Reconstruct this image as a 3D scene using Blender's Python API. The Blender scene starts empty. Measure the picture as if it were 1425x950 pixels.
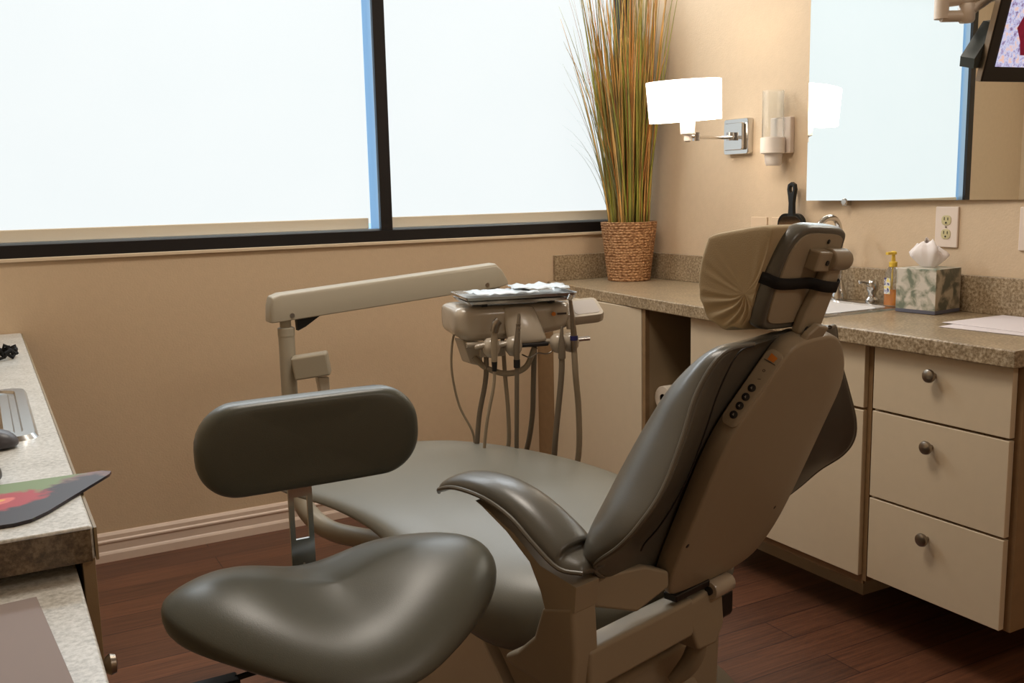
import bpy, bmesh, math, random
from mathutils import Vector, Matrix
random.seed(7)
PI = math.pi
C = bpy.context.scene.collection
W, WX, HC = 3.35, 2.43, 1.184      # window wall y, right wall x, eye height

# ------------------------------------------------------------------ materials
def lin(c):
    c = c / 255.0
    return c / 12.92 if c <= 0.04045 else ((c + 0.055) / 1.055) ** 2.4
def rgb(r, g, b): return (lin(r), lin(g), lin(b), 1)

def mat(name, col, rough=0.5, metal=0.0, bump=0.0, bscale=200, var=0.0, vscale=8, coat=0.0, spec=0.5, trans=0.0, ior=1.45, emit=None, estr=0.0, alpha=1.0, sub=0.0):
    m = bpy.data.materials.new(name); m.use_nodes = True
    nt = m.node_tree; N = nt.nodes; L = nt.links
    b = N['Principled BSDF']
    b.inputs['Base Color'].default_value = col
    b.inputs['Roughness'].default_value = rough
    b.inputs['Metallic'].default_value = metal
    b.inputs['Specular IOR Level'].default_value = spec
    b.inputs['Coat Weight'].default_value = coat
    b.inputs['Coat Roughness'].default_value = 0.15
    b.inputs['Transmission Weight'].default_value = trans
    b.inputs['IOR'].default_value = ior
    b.inputs['Alpha'].default_value = alpha
    if emit:
        b.inputs['Emission Color'].default_value = emit
        b.inputs['Emission Strength'].default_value = estr
    tc = N.new('ShaderNodeTexCoord')
    if var > 0:
        n = N.new('ShaderNodeTexNoise'); n.inputs['Scale'].default_value = vscale; n.inputs['Detail'].default_value = 4
        L.new(tc.outputs['Object'], n.inputs['Vector'])
        r = N.new('ShaderNodeValToRGB')
        r.color_ramp.elements[0].position = 0.3; r.color_ramp.elements[1].position = 0.7
        r.color_ramp.elements[0].color = (col[0]*(1-var), col[1]*(1-var), col[2]*(1-var), 1)
        r.color_ramp.elements[1].color = (min(1, col[0]*(1+var)), min(1, col[1]*(1+var)), min(1, col[2]*(1+var)), 1)
        L.new(n.outputs['Fac'], r.inputs['Fac']); L.new(r.outputs['Color'], b.inputs['Base Color'])
    if bump > 0:
        n2 = N.new('ShaderNodeTexNoise'); n2.inputs['Scale'].default_value = bscale; n2.inputs['Detail'].default_value = 3
        L.new(tc.outputs['Object'], n2.inputs['Vector'])
        bp = N.new('ShaderNodeBump'); bp.inputs['Strength'].default_value = bump; bp.inputs['Distance'].default_value = 0.002
        L.new(n2.outputs['Fac'], bp.inputs['Height']); L.new(bp.outputs['Normal'], b.inputs['Normal'])
    return m

M = {}
M['wall'] = mat('wall_paint', rgb(206, 182, 152), 0.8, bump=0.35, bscale=160, var=0.02, vscale=40)
M['wall_side'] = mat('side_wall_paint', rgb(205, 190, 150), 0.8, bump=0.3, bscale=160)
M['ceiling'] = mat('ceiling_paint', rgb(215, 205, 190), 0.9, bump=0.3, bscale=90)
M['trimw'] = mat('baseboard_paint', rgb(226, 205, 188), 0.35)
M['black'] = mat('black_frame', rgb(22, 19, 20), 0.35)
M['frame_side'] = mat('daylit_frame_side', rgb(165, 185, 205), 0.3, metal=0.7)  # dark frame's sides; the daylight on them is put into this pale blue
M['hem'] = mat('hem_fabric', rgb(222, 208, 184), 0.8, bump=0.3, bscale=600)
M['vinyl'] = mat('grey_green_vinyl', rgb(116, 114, 104), 0.38, bump=0.10, bscale=700, var=0.03, vscale=5, spec=0.6)
M['vinyl_stool'] = mat('dark_grey_green_vinyl', rgb(80, 80, 71), 0.36, bump=0.10, bscale=700, var=0.03, vscale=5, spec=0.5)
M['vinyl_arm'] = mat('grey_vinyl_glossy', rgb(86, 83, 75), 0.30, bump=0.10, bscale=600, spec=0.5)
M['piping'] = mat('vinyl_piping', rgb(92, 86, 75), 0.35, spec=0.5)
M['plastic'] = mat('tan_plastic', rgb(152, 138, 116), 0.42, bump=0.05, bscale=900)
M['plastic2'] = mat('pale_beige_plastic', rgb(174, 162, 145), 0.25, coat=0.5)
M['arm'] = mat('beige_painted_metal', rgb(164, 155, 137), 0.4, bump=0.04, bscale=800)
M['chrome'] = mat('chrome', rgb(205, 203, 200), 0.12, metal=1)
M['steel'] = mat('brushed_steel', rgb(190, 190, 188), 0.25, metal=1, bump=0.05, bscale=300)
M['nickel'] = mat('satin_nickel', rgb(150, 140, 128), 0.3, metal=1)
M['rubber'] = mat('black_rubber', rgb(16, 15, 15), 0.6)
M['strap'] = mat('black_elastic', rgb(14, 12, 12), 0.85, bump=0.3, bscale=500)
M['dark'] = mat('dark_plastic', rgb(28, 25, 24), 0.35)
M['hose'] = mat('grey_hose', rgb(145, 131, 110), 0.45, bump=0.1, bscale=400)
M['hosedk'] = mat('dark_hose', rgb(108, 97, 82), 0.45)
M['cab'] = mat('cream_laminate', rgb(203, 184, 156), 0.40, bump=0.08, bscale=700, var=0.015, vscale=30)
M['cabside'] = mat('wood_edge', rgb(134, 106, 74), 0.5, var=0.08, vscale=30)
M['cabin'] = mat('cabinet_panel', rgb(152, 130, 100), 0.55, bump=0.1, bscale=500)
M['white'] = mat('white_plastic', rgb(225, 215, 205), 0.35)
M['outlet'] = mat('outlet_white', rgb(222, 205, 190), 0.35)
M['ivory'] = mat('ivory_plastic', rgb(196, 184, 140), 0.4)
M['paper'] = mat('paper', rgb(215, 205, 205), 0.8)
M['paper2'] = mat('grey_paper', rgb(150, 138, 135), 0.8)
M['towel'] = mat('paper_roll', rgb(205, 190, 170), 0.9, bump=0.3, bscale=300)
M['sink'] = mat('white_enamel', rgb(225, 222, 220), 0.15, coat=0.5)
M['mirror'] = mat('mirror_silver', (0.92, 0.96, 0.95, 1), 0.0, metal=1)
M['pillow'] = mat('tan_fabric', rgb(172, 153, 120), 0.75, bump=0.25, bscale=500)
M['clear'] = mat('clear_plastic', (0.95, 0.97, 0.97, 1), 0.05, trans=0.95, ior=1.2)
M['orange'] = mat('orange_soap', rgb(245, 150, 15), 0.1, trans=0.35, ior=1.3, coat=0.5)
M['yellow'] = mat('yellow_plastic', rgb(228, 190, 70), 0.4)
M['tissue'] = mat('tissue', rgb(230, 220, 215), 0.9)
M['glass'] = mat('window_glass', (0.9, 0.95, 1, 1), 0.0, trans=1.0, ior=1.05)
M['logo'] = mat('orange_mark', rgb(205, 120, 40), 0.5)
M['greytxt'] = mat('grey_mark', rgb(60, 50, 45), 0.5)
M['blue'] = mat('blue_band', rgb(35, 35, 90), 0.4)
M['pouch'] = mat('pouch_film', rgb(205, 215, 222), 0.3, bump=0.5, bscale=60, coat=0.3)
M['iron'] = mat('black_coated', rgb(18, 20, 20), 0.4)
M['shade'] = mat('lamp_shade', rgb(255, 250, 240), 0.8, emit=(1, 0.93, 0.84, 1), estr=4.5)
M['metal_btn'] = mat('grey_button_mark', rgb(150, 145, 138), 0.3)

def blind_mat():
    m = bpy.data.materials.new('sunlit_blind'); m.use_nodes = True
    nt = m.node_tree; N = nt.nodes; L = nt.links; b = N['Principled BSDF']
    b.inputs['Base Color'].default_value = (0.12, 0.125, 0.13, 1); b.inputs['Roughness'].default_value = 0.9; b.inputs['Specular IOR Level'].default_value = 0.1
    tc = N.new('ShaderNodeTexCoord')
    w = N.new('ShaderNodeTexNoise'); w.inputs['Scale'].default_value = 3; w.inputs['Detail'].default_value = 3
    L.new(tc.outputs['Object'], w.inputs['Vector'])
    r = N.new('ShaderNodeValToRGB'); r.color_ramp.elements[0].color = (0.82, 0.885, 0.90, 1); r.color_ramp.elements[1].color = (0.86, 0.915, 0.925, 1)
    L.new(w.outputs['Fac'], r.inputs['Fac']); L.new(r.outputs['Color'], b.inputs['Emission Color'])
    b.inputs['Emission Strength'].default_value = BLIND
    return m

def counter_mat(name, c0, c1, c2):
    m = bpy.data.materials.new(name); m.use_nodes = True
    nt = m.node_tree; N = nt.nodes; L = nt.links; b = N['Principled BSDF']
    tc = N.new('ShaderNodeTexCoord')
    n = N.new('ShaderNodeTexNoise'); n.inputs['Scale'].default_value = 130; n.inputs['Detail'].default_value = 5; n.inputs['Roughness'].default_value = 0.7
    n2 = N.new('ShaderNodeTexNoise'); n2.inputs['Scale'].default_value = 14; n2.inputs['Detail'].default_value = 3
    L.new(tc.outputs['Object'], n.inputs['Vector']); L.new(tc.outputs['Object'], n2.inputs['Vector'])
    r = N.new('ShaderNodeValToRGB'); e = r.color_ramp.elements
    e[0].position = 0.36; e[0].color = c0; e[1].position = 0.62; e[1].color = c2
    k = e.new(0.5); k.color = c1
    L.new(n.outputs['Fac'], r.inputs['Fac'])
    mx = N.new('ShaderNodeMix'); mx.data_type = 'RGBA'; mx.blend_type = 'OVERLAY'; mx.inputs[0].default_value = 0.35
    L.new(r.outputs['Color'], mx.inputs[6]); L.new(n2.outputs['Fac'], mx.inputs[7]); L.new(mx.outputs[2], b.inputs['Base Color'])
    b.inputs['Roughness'].default_value = 0.3
    return m
M['counter'] = counter_mat('speckled_laminate', rgb(112, 92, 66), rgb(150, 130, 102), rgb(182, 164, 138))
M['counterL'] = counter_mat('pale_speckled_laminate', rgb(170, 168, 160), rgb(198, 196, 189), rgb(216, 214, 208))

def floor_mat():
    m = bpy.data.materials.new('wood_floor'); m.use_nodes = True
    nt = m.node_tree; N = nt.nodes; L = nt.links; b = N['Principled BSDF']
    tc = N.new('ShaderNodeTexCoord')
    br = N.new('ShaderNodeTexBrick'); br.inputs['Scale'].default_value = 1.0
    br.inputs['Brick Width'].default_value = 1.2; br.inputs['Row Height'].default_value = 0.11
    br.inputs['Mortar Size'].default_value = 0.0015; br.inputs['Mortar Smooth'].default_value = 0.1; br.inputs['Bias'].default_value = 0
    br.inputs['Color1'].default_value = rgb(112, 72, 50); br.inputs['Color2'].default_value = rgb(84, 54, 38); br.inputs['Mortar'].default_value = rgb(48, 26, 20)
    L.new(tc.outputs['Object'], br.inputs['Vector'])
    mp = N.new('ShaderNodeMapping'); mp.inputs['Scale'].default_value = (2.6, 62, 1)
    L.new(tc.outputs['Object'], mp.inputs['Vector'])
    n = N.new('ShaderNodeTexNoise'); n.inputs['Scale'].default_value = 1.6; n.inputs['Detail'].default_value = 10; n.inputs['Roughness'].default_value = 0.75
    n.inputs['Distortion'].default_value = 0.6
    L.new(mp.outputs['Vector'], n.inputs['Vector'])
    r = N.new('ShaderNodeValToRGB'); r.color_ramp.elements[0].position = 0.3; r.color_ramp.elements[1].position = 0.72
    r.color_ramp.elements[0].color = (0.34, 0.31, 0.30, 1); r.color_ramp.elements[1].color = (1.5, 1.42, 1.36, 1)
    L.new(n.outputs['Fac'], r.inputs['Fac'])
    mx = N.new('ShaderNodeMix'); mx.data_type = 'RGBA'; mx.blend_type = 'MULTIPLY'; mx.inputs[0].default_value = 0.85
    L.new(br.outputs['Color'], mx.inputs[6]); L.new(r.outputs['Color'], mx.inputs[7]); L.new(mx.outputs[2], b.inputs['Base Color'])
    b.inputs['Roughness'].default_value = 0.42
    bp = N.new('ShaderNodeBump'); bp.inputs['Strength'].default_value = 0.15; bp.inputs['Distance'].default_value = 0.001
    L.new(n.outputs['Fac'], bp.inputs['Height']); L.new(bp.outputs['Normal'], b.inputs['Normal'])
    return m

def weave_mat():
    m = bpy.data.materials.new('woven_seagrass'); m.use_nodes = True
    nt = m.node_tree; N = nt.nodes; L = nt.links; b = N['Principled BSDF']
    tc = N.new('ShaderNodeTexCoord')
    v = N.new('ShaderNodeTexVoronoi'); v.inputs['Scale'].default_value = 1.0
    mp = N.new('ShaderNodeMapping'); mp.inputs['Scale'].default_value = (95, 95, 150)
    L.new(tc.outputs['Object'], mp.inputs['Vector']); L.new(mp.outputs['Vector'], v.inputs['Vector'])
    r = N.new('ShaderNodeValToRGB'); e = r.color_ramp.elements
    e[0].position = 0.15; e[0].color = rgb(205, 158, 112); e[1].position = 0.75; e[1].color = rgb(128, 84, 46)
    L.new(v.outputs['Distance'], r.inputs['Fac']); L.new(r.outputs['Color'], b.inputs['Base Color'])
    b.inputs['Roughness'].default_value = 0.75
    bp = N.new('ShaderNodeBump'); bp.invert = True; bp.inputs['Strength'].default_value = 0.8; bp.inputs['Distance'].default_value = 0.004
    L.new(v.outputs['Distance'], bp.inputs['Height']); L.new(bp.outputs['Normal'], b.inputs['Normal'])
    return m

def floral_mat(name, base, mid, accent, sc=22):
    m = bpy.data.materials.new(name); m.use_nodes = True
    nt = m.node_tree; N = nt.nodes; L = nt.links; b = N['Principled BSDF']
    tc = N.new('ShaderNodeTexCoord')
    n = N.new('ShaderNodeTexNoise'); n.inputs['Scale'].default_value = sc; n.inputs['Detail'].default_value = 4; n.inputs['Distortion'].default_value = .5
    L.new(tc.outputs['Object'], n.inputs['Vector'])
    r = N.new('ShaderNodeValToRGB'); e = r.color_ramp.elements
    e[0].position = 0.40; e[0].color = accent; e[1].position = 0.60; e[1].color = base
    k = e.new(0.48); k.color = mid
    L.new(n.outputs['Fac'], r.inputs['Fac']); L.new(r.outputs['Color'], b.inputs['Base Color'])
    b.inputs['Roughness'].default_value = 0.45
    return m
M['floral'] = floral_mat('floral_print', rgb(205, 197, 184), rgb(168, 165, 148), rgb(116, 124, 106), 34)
M['floral_shaded'] = floral_mat('floral_print_shaded', rgb(172, 160, 138), rgb(128, 120, 100), rgb(88, 88, 74), 28)  # same print, the shade of one carton side put into its colours

def screen_mat():
    m = bpy.data.materials.new('screen_image'); m.use_nodes = True
    nt = m.node_tree; N = nt.nodes; L = nt.links; b = N['Principled BSDF']
    b.inputs['Base Color'].default_value = (0.01, 0.01, 0.01, 1); b.inputs['Roughness'].default_value = 0.2
    tc = N.new('ShaderNodeTexCoord')
    n = N.new('ShaderNodeTexNoise'); n.inputs['Scale'].default_value = 85; n.inputs['Detail'].default_value = 6; n.inputs['Roughness'].default_value = .7
    L.new(tc.outputs['Object'], n.inputs['Vector'])
    r = N.new('ShaderNodeValToRGB'); e = r.color_ramp.elements
    e[0].position = 0.30; e[0].color = rgb(70, 50, 80); e[1].position = 0.50; e[1].color = rgb(205, 210, 240)
    k = e.new(0.40); k.color = rgb(165, 145, 185); k = e.new(0.60); k.color = rgb(240, 195, 180)
    L.new(n.outputs['Fac'], r.inputs['Fac'])
    L.new(r.outputs['Color'], b.inputs['Emission Color'])
    b.inputs['Emission Strength'].default_value = 0.95
    return m

def grad_grass(name, c0, c1):
    return mat(name, c0, 0.6, var=0.25, vscale=9)

# ------------------------------------------------------------------ geometry helpers
def link(name, me, m, parent=None, smooth=True, sub=0, bevel=0.0, bseg=2):
    o = bpy.data.objects.new(name, me); C.objects.link(o)
    if m is not None:
        for mm in (m if isinstance(m, (list, tuple)) else [m]): me.materials.append(mm)
    if parent is not None: o.parent = parent
    if smooth:
        for p in me.polygons: p.use_smooth = True
    if bevel > 0:
        b = o.modifiers.new('bevel', 'BEVEL'); b.width = bevel; b.segments = bseg; b.limit_method = 'ANGLE'; b.angle_limit = math.radians(35)
        b.harden_normals = True
    if sub:
        s = o.modifiers.new('subsurf', 'SUBSURF'); s.levels = sub; s.render_levels = sub
    return o

class MB:
    def __init__(s): s.v = []; s.f = []; s.mi = []
    def add(s, vs, fs, mi=0):
        k = len(s.v); s.v += [tuple(v) for v in vs]
        for f in fs: s.f.append([i + k for i in f]); s.mi.append(mi)
        return s
    def box(s, x0, x1, y0, y1, z0, z1, mi=0, T=None):
        vs = [Vector((x, y, z)) for z in (z0, z1) for y in (y0, y1) for x in (x0, x1)]
        if T is not None: vs = [T @ v for v in vs]
        return s.add(vs, [(0, 2, 3, 1), (4, 5, 7, 6), (0, 1, 5, 4), (2, 6, 7, 3), (0, 4, 6, 2), (1, 3, 7, 5)], mi)
    def prism(s, pts, vec, mi=0):
        n = len(pts); vec = Vector(vec)
        a = [Vector(p) for p in pts]; b = [p + vec for p in a]
        fs = [tuple(range(n))[::-1], tuple(range(n, 2*n))] + [(i, (i+1) % n, n + (i+1) % n, n + i) for i in range(n)]
        return s.add(a + b, fs, mi)
    def loft(s, rings, cap=True, closed=True, mi=0):
        n = len(rings[0]); vs = [v for r in rings for v in r]; fs = []
        for i in range(len(rings) - 1):
            for j in range(n if closed else n - 1):
                fs.append((i*n + j, i*n + (j+1) % n, (i+1)*n + (j+1) % n, (i+1)*n + j))
        if cap and closed:
            fs.append(tuple(range(n))[::-1]); fs.append(tuple(range((len(rings)-1)*n, len(rings)*n)))
        return s.add(vs, fs, mi)
    def tube(s, path, r, n=10, mi=0, flat=1.0, cap=True):
        P = [Vector(p) for p in path]; rings = []
        up = None
        for i, p in enumerate(P):
            t = (P[min(i+1, len(P)-1)] - P[max(i-1, 0)]).normalized()
            if up is None:
                up = Vector((0, 0, 1)) if abs(t.z) < 0.9 else Vector((1, 0, 0))
            a = (up - t * up.dot(t)).normalized(); b = t.cross(a); up = a
            rr = r[i] if isinstance(r, (list, tuple)) else r
            rings.append([p + a * rr * math.cos(2*PI*k/n) * flat + b * rr * math.sin(2*PI*k/n) for k in range(n)])
        return s.loft(rings, cap, True, mi)
    def lathe(s, prof, c=(0, 0, 0), n=28, mi=0, ax='z', sx=1, sy=1, hollow=False):
        c = Vector(c); rings = []
        for r, h in prof:
            ring = []
            for k in range(n):
                a = 2*PI*k/n; x, y = r*math.cos(a)*sx, r*math.sin(a)*sy
                ring.append(c + (Vector((x, y, h)) if ax == 'z' else Vector((h, x, y)) if ax == 'x' else Vector((y, h, x))))
            rings.append(ring)
        if hollow: return s.loft(rings + [rings[0]], False, True, mi)
        return s.loft(rings, True, True, mi)
    def mesh(s, name):
        me = bpy.data.meshes.new(name); me.from_pydata(s.v, [], s.f); me.update()
        if any(s.mi):
            for p, i in zip(me.polygons, s.mi): p.material_index = i
        bm = bmesh.new(); bm.from_mesh(me); bmesh.ops.recalc_face_normals(bm, faces=bm.faces); bm.to_mesh(me); bm.free()
        return me
    def build(s, name, m, parent=None, smooth=True, sub=0, bevel=0.0, bseg=2, auto=True):
        o = link(name, s.mesh(name), m, parent, smooth, sub, bevel, bseg)
        if smooth and not sub and auto:
            me = o.data; me.set_sharp_from_angle(angle=math.radians(40))
        return o

def cr(pts, n=6, closed=False):
    """Catmull-Rom resampling of a list of tuples"""
    P = [Vector(p) for p in pts]; out = []; m = len(P)
    rng = m if closed else m - 1
    for i in range(rng):
        p0 = P[(i-1) % m] if closed or i > 0 else P[0]*2 - P[1]
        p1 = P[i]; p2 = P[(i+1) % m]
        p3 = P[(i+2) % m] if closed or i + 2 < m else P[-1]*2 - P[-2]
        for k in range(n):
            t = k / n
            out.append(0.5*((2*p1) + (p2-p0)*t + (2*p0-5*p1+4*p2-p3)*t*t + (3*p1-p0-3*p2+p3)*t**3))
    if not closed: out.append(P[-1])
    return out

def interp(tab, x):
    if x <= tab[0][0]: return tab[0][1:]
    for a, b in zip(tab, tab[1:]):
        if x <= b[0]:
            t = (x - a[0]) / (b[0] - a[0]); t = t*t*(3-2*t) if False else t
            return tuple(a[i] + (b[i]-a[i])*t for i in range(1, len(a)))
    return tab[-1][1:]

def smooth_tab(tab, n=5):
    """resample a table with Catmull-Rom in every column"""
    cols = len(tab[0]); out = []
    m = len(tab)
    for i in range(m-1):
        for k in range(n):
            t = k/n; row = []
            for c in range(cols):
                p1 = tab[i][c]; p2 = tab[i+1][c]
                p0 = tab[i-1][c] if i > 0 else 2*p1-p2
                p3 = tab[i+2][c] if i+2 < m else 2*p2-p1
                row.append(0.5*((2*p1)+(p2-p0)*t+(2*p0-5*p1+4*p2-p3)*t*t+(3*p1-p0-3*p2+p3)*t**3))
            out.append(tuple(row))
    out.append(tuple(tab[-1])); return out

def rrect(w, h, r, n=6):
    """rounded rectangle outline centred on the origin"""
    out = []
    for cx, cy, a0 in ((w/2-r, h/2-r, 0), (-w/2+r, h/2-r, PI/2), (-w/2+r, -h/2+r, PI), (w/2-r, -h/2+r, 1.5*PI)):
        for k in range(n+1):
            a = a0 + PI/2*k/n; out.append((cx + r*math.cos(a), cy + r*math.sin(a)))
    return out

def thing(name, label, cat, loc=(0, 0, 0), rz=0.0, group=None):
    o = bpy.data.objects.new(name, None); C.objects.link(o); o.location = loc; o.rotation_euler = (0, 0, rz)
    o.empty_display_size = 0.05
    o['label'] = label; o['category'] = cat
    if group: o['group'] = group
    return o
def tag(o, label, cat, group=None):
    o['label'] = label; o['category'] = cat
    if group: o['group'] = group
    return o
def struct(o): o['kind'] = 'structure'; return o
BLIND = 1.0

# ------------------------------------------------------------------ room shell
M['floor'] = floor_mat(); M['blind'] = blind_mat(); M['weave'] = weave_mat(); M['screen'] = screen_mat()
XL, YB, ZC = -0.66, -1.6, 2.6
struct(MB().box(XL-.1, WX+.1, YB-.1, W+.1, -.06, 0).build('floor', M['floor'], smooth=False))
struct(MB().box(XL-.1, WX+.1, YB-.1, W+.1, ZC, ZC+.06).build('ceiling', M['ceiling'], smooth=False))
struct(MB().box(WX, WX+.1, YB-.1, W+.1, 0, ZC).build('wall_right', M['wall'], smooth=False))
struct(MB().box(XL-.1, XL, YB-.1, W+.1, 0, ZC).build('wall_left', M['wall'], smooth=False))
struct(MB().box(XL, WX, YB-.1, YB, 0, ZC).build('wall_rear', M['wall'], smooth=False))
SZ = 1.016; WX0, WX1, WZT = -0.16, 2.41, 2.42
b = MB(); b.box(XL, WX, W, W+.12, 0, SZ); b.box(XL, WX, W, W+.12, WZT, ZC); b.box(XL, WX0, W, W+.12, SZ, WZT); b.box(WX1, WX, W, W+.12, SZ, WZT)
struct(b.build('wall_window', M['wall'], smooth=False))
# baseboard of the window wall: stepped profile
prof = [(0, 0), (-.016, 0), (-.016, .026), (-.013, .032), (-.010, .036), (-.010, .062), (-.014, .066), (-.014, .071), (-.009, .075), (-.009, .088), (-.004, .096), (0, .098)]
struct(MB().prism([(.10, W + y, z) for y, z in prof], (1.84, 0, 0)).build('baseboard_window', M['trimw'], smooth=False))

struct(MB().box(WX0-.06, WX-.001, W-.014, W-.0005, SZ-.012, SZ-.0005).build('trim_1', mat('lit_sill_paint', rgb(214, 194, 166), .6), bevel=.002))  # wall reveal under the window; its lit look is put into a paler paint

# window: two bays; dark frame, mullion, roller blinds and panes
win = bpy.data.objects.new('window_1', None); C.objects.link(win); win['kind'] = 'structure'; win.location = (1.1, W+.05, SZ)
wl = lambda x, y, z: (x-1.1, y-W-.05, z-SZ)
def wbox(name, x0, x1, y0, y1, z0, z1, m, bevel=0.0, parent=win):
    b = MB().box(x0-1.1, x1-1.1, y0-W-.05, y1-W-.05, z0-SZ, z1-SZ)
    return b.build(name, m, parent, smooth=bool(bevel), bevel=bevel)
wbox('sill_rail', WX0, WX1, W-.004, W+.07, SZ, SZ+.040, M['black'], .002)
wbox('sill_groove', WX0, WX1, W+.012, W+.07, SZ+.040, SZ+.046, M['frame_side'])
wbox('head_rail', WX0, WX1, W-.004, W+.07, WZT-.045, WZT, M['black'], .002)
wbox('mullion', 1.30, 1.345, W-.004, W+.012, SZ+.04, WZT-.045, M['black'], .001)
wbox('mullion_side', 1.299, 1.342, W+.012, W+.10, SZ+.04, WZT-.045, M['frame_side'], .002)
wbox('jamb', WX0, WX0+.045, W-.004, W+.012, SZ+.04, WZT-.045, M['black'], .001)
wbox('jamb_side', WX0+.001, WX0+.044, W+.012, W+.09, SZ+.04, WZT-.045, M['frame_side'])
wbox('jamb', WX1-.04, WX1, W-.004, W+.07, SZ+.04, WZT-.045, M['black'], .001)
wbox('glazing_pane', WX0+.04, 1.30, W+.100, W+.104, SZ+.02, WZT-.02, M['glass'])
wbox('glazing_pane', 1.345, WX1-.03, W+.100, W+.104, SZ+.02, WZT-.02, M['glass'])
for nm, x0, x1 in (('left', WX0+.058, 1.278), ('right', 1.358, WX1-.042)):
    t = thing('roller_blind', 'sunlit white roller blind filling the ' + ('wide window bay left of the black mullion' if nm == 'left' else 'window bay between the black mullion and the tall grass'), 'blind', ((x0+x1)/2, W+.045, 1.062), 0, 'roller blinds in the window')
    hw = (x1-x0)/2
    MB().box(-hw, hw, -.001, .001, .02, 1.28).build('blind_fabric', M['blind'], t, smooth=False)
    MB().box(-hw, hw-.010, -.008, .008, 0.0, .040).build('hem_bar', M['hem'], t, bevel=.003)
    b = MB(); b.tube([(-hw, 0, 1.29), (hw, 0, 1.29)], .024, 16); b.build('roller_tube', M['hem'], t)

# ------------------------------------------------------------------ right side: cabinets, worktop, backsplash
XF = 1.951   # door faces
ZT, ZU = 0.824, 0.786
MBc = MB
def knob(parent, loc):
    b = MB(); b.lathe([(.005, 0), (.005, -.012), (.008, -.014), (.0150, -.017), (.0165, -.021), (.0155, -.026), (.010, -.029), (.001, -.030)], ax='x')
    o = b.build('knob', M['nickel'], parent); o.location = loc; return o
# three-drawer unit
t = thing('drawer_cabinet', 'cream three-drawer base cabinet with round nickel knobs under the right end of the counter', 'cabinet', (XF, 1.474, .17))
MB().box(.019, .47, -.202, .195, 0, ZU-.17).build('carcass', M['cabside'], t, smooth=False)
MB().box(.41, .46, -.190, .195, -.17, 0).build('toe_kick', M['cabin'], t, smooth=False)
for z0, z1 in ((.452, .610), (.223, .446), (.003, .217)):
    d = MB().box(0, .018, -.187, .187, z0, z1).build('drawer', M['cab'], t, bevel=.0015)
    k = knob(d, (0, .01, z1-.045 if z1 > .5 else z1-.055))
# sink cabinet
t = thing('sink_cabinet', 'cream sink base cabinet with one door and a false front behind the chair back', 'cabinet', (XF, 2.035, 0))
b = MB(); b.box(.016, .47, -.355, .355, .15, .60); b.box(.015, .022, -.35, .355, .14, ZU); b.box(.015, .47, -.359, -.35, .15, ZU); b.box(.015, .47, .345, .355, .15, ZU)
b.build('carcass', M['cabside'], t, smooth=False)
MB().box(.215, .46, -.18, .355, 0, .15).build('toe_kick', M['cab'], t, smooth=False)
MB().box(0, .016, -.345, .345, .165, .61).build('door', M['cab'], t, bevel=.0015)
MB().box(0, .016, -.345, .345, .617, ZU-.003).build('false_front', M['cab'], t, bevel=.0015)
# left cabinet next to the window wall
t = thing('base_cabinet', 'cream base cabinet in the corner beneath the basket of grass', 'cabinet', (XF, 2.925, 0))
MB().box(.019, .47, -.305, .425, .0, ZU).build('carcass', M['cabin'], t, smooth=False)
MB().box(0, .016, -.285, .295, .10, ZU-.003).build('door', M['cab'], t, bevel=.0015)
MB().box(.004, .03, .300, .425, .0, ZU-.004).build('filler_strip', M['cabside'], t, smooth=False)
MB().box(.002, .019, -.305, -.288, .0, ZU-.003).build('edge_strip', M['cabside'], t, smooth=False)
# back panel of the open knee space and the paper roll mounted there
t = thing('knee_space_panel', 'brown panel at the back of the open gap between the cream cabinets', 'panel', (2.415, 2.505, 0))
MB().box(-.008, .0, -.113, .113, 0, ZU).build('panel', M['cabin'], t, smooth=False)
# paper roll
t = thing('paper_roll', 'small white paper roll with a dark core in the open cabinet gap', 'paper roll', (2.04, 2.572, .478))
b = MB(); b.lathe([(.0175, -.05), (.043, -.05), (.044, -.048), (.044, .10), (.043, .102), (.0175, .102)], ax='x', n=32, hollow=True)
b.build('roll', M['towel'], t)
MB().lathe([(.0160, -.047), (.0176, -.047), (.0176, .10), (.0160, .10)], ax='x', hollow=True).build('core', M['dark'], t)
b = MB(); b.lathe([(.007, -.04), (.007, .125)], ax='x', n=12); b.box(.118, .126, -.018, .018, -.02, .05); b.box(.118, .126, -.012, .046, -.010, .010)
b.build('holder', M['nickel'], t)
# worktop with a sink cutout
t = thing('counter_top', 'long speckled tan laminate counter top along the right wall', 'counter', (1.93, 2.30, ZT))
wx, wy = 1.93, 2.30
SX0, SX1, SY0, SY1 = 2.035, 2.30, 1.92, 2.33
pf = [(1.925, 1.268), (1.921, 2.30), (1.945, 2.68), (2.005, 3.35)]
b = MB()
def slab(pts): b.prism([(x-wx, y-wy, -.040) for x, y in pts], (0, 0, .040))
# deck built as one connected grid around the hole
ys = [1.268, SY0, SY1, 2.68, 3.35]
def fx(y):
    for (x0, y0), (x1, y1) in zip(pf, pf[1:]):
        if y <= y1: return x0 + (x1-x0)*(y-y0)/(y1-y0)
    return pf[-1][0]
bm = bmesh.new(); vt = {}
def V(x, y, z):
    k = (round(x, 4), round(y, 4), round(z, 4))
    if k not in vt: vt[k] = bm.verts.new((x-wx, y-wy, z))
    return vt[k]
cols = lambda y: [fx(y), SX0, SX1, WX-.001]
for i in range(4):
    for j in range(3):
        if i == 1 and j == 1: continue
        y0, y1 = ys[i], ys[i+1]; a, c = cols(y0), cols(y1)
        bm.faces.new([V(a[j], y0, 0), V(a[j+1], y0, 0), V(c[j+1], y1, 0), V(c[j], y1, 0)])
r = bmesh.ops.extrude_face_region(bm, geom=bm.faces[:])
for v in [g for g in r['geom'] if isinstance(g, bmesh.types.BMVert)]: v.co.z -= .040
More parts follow.
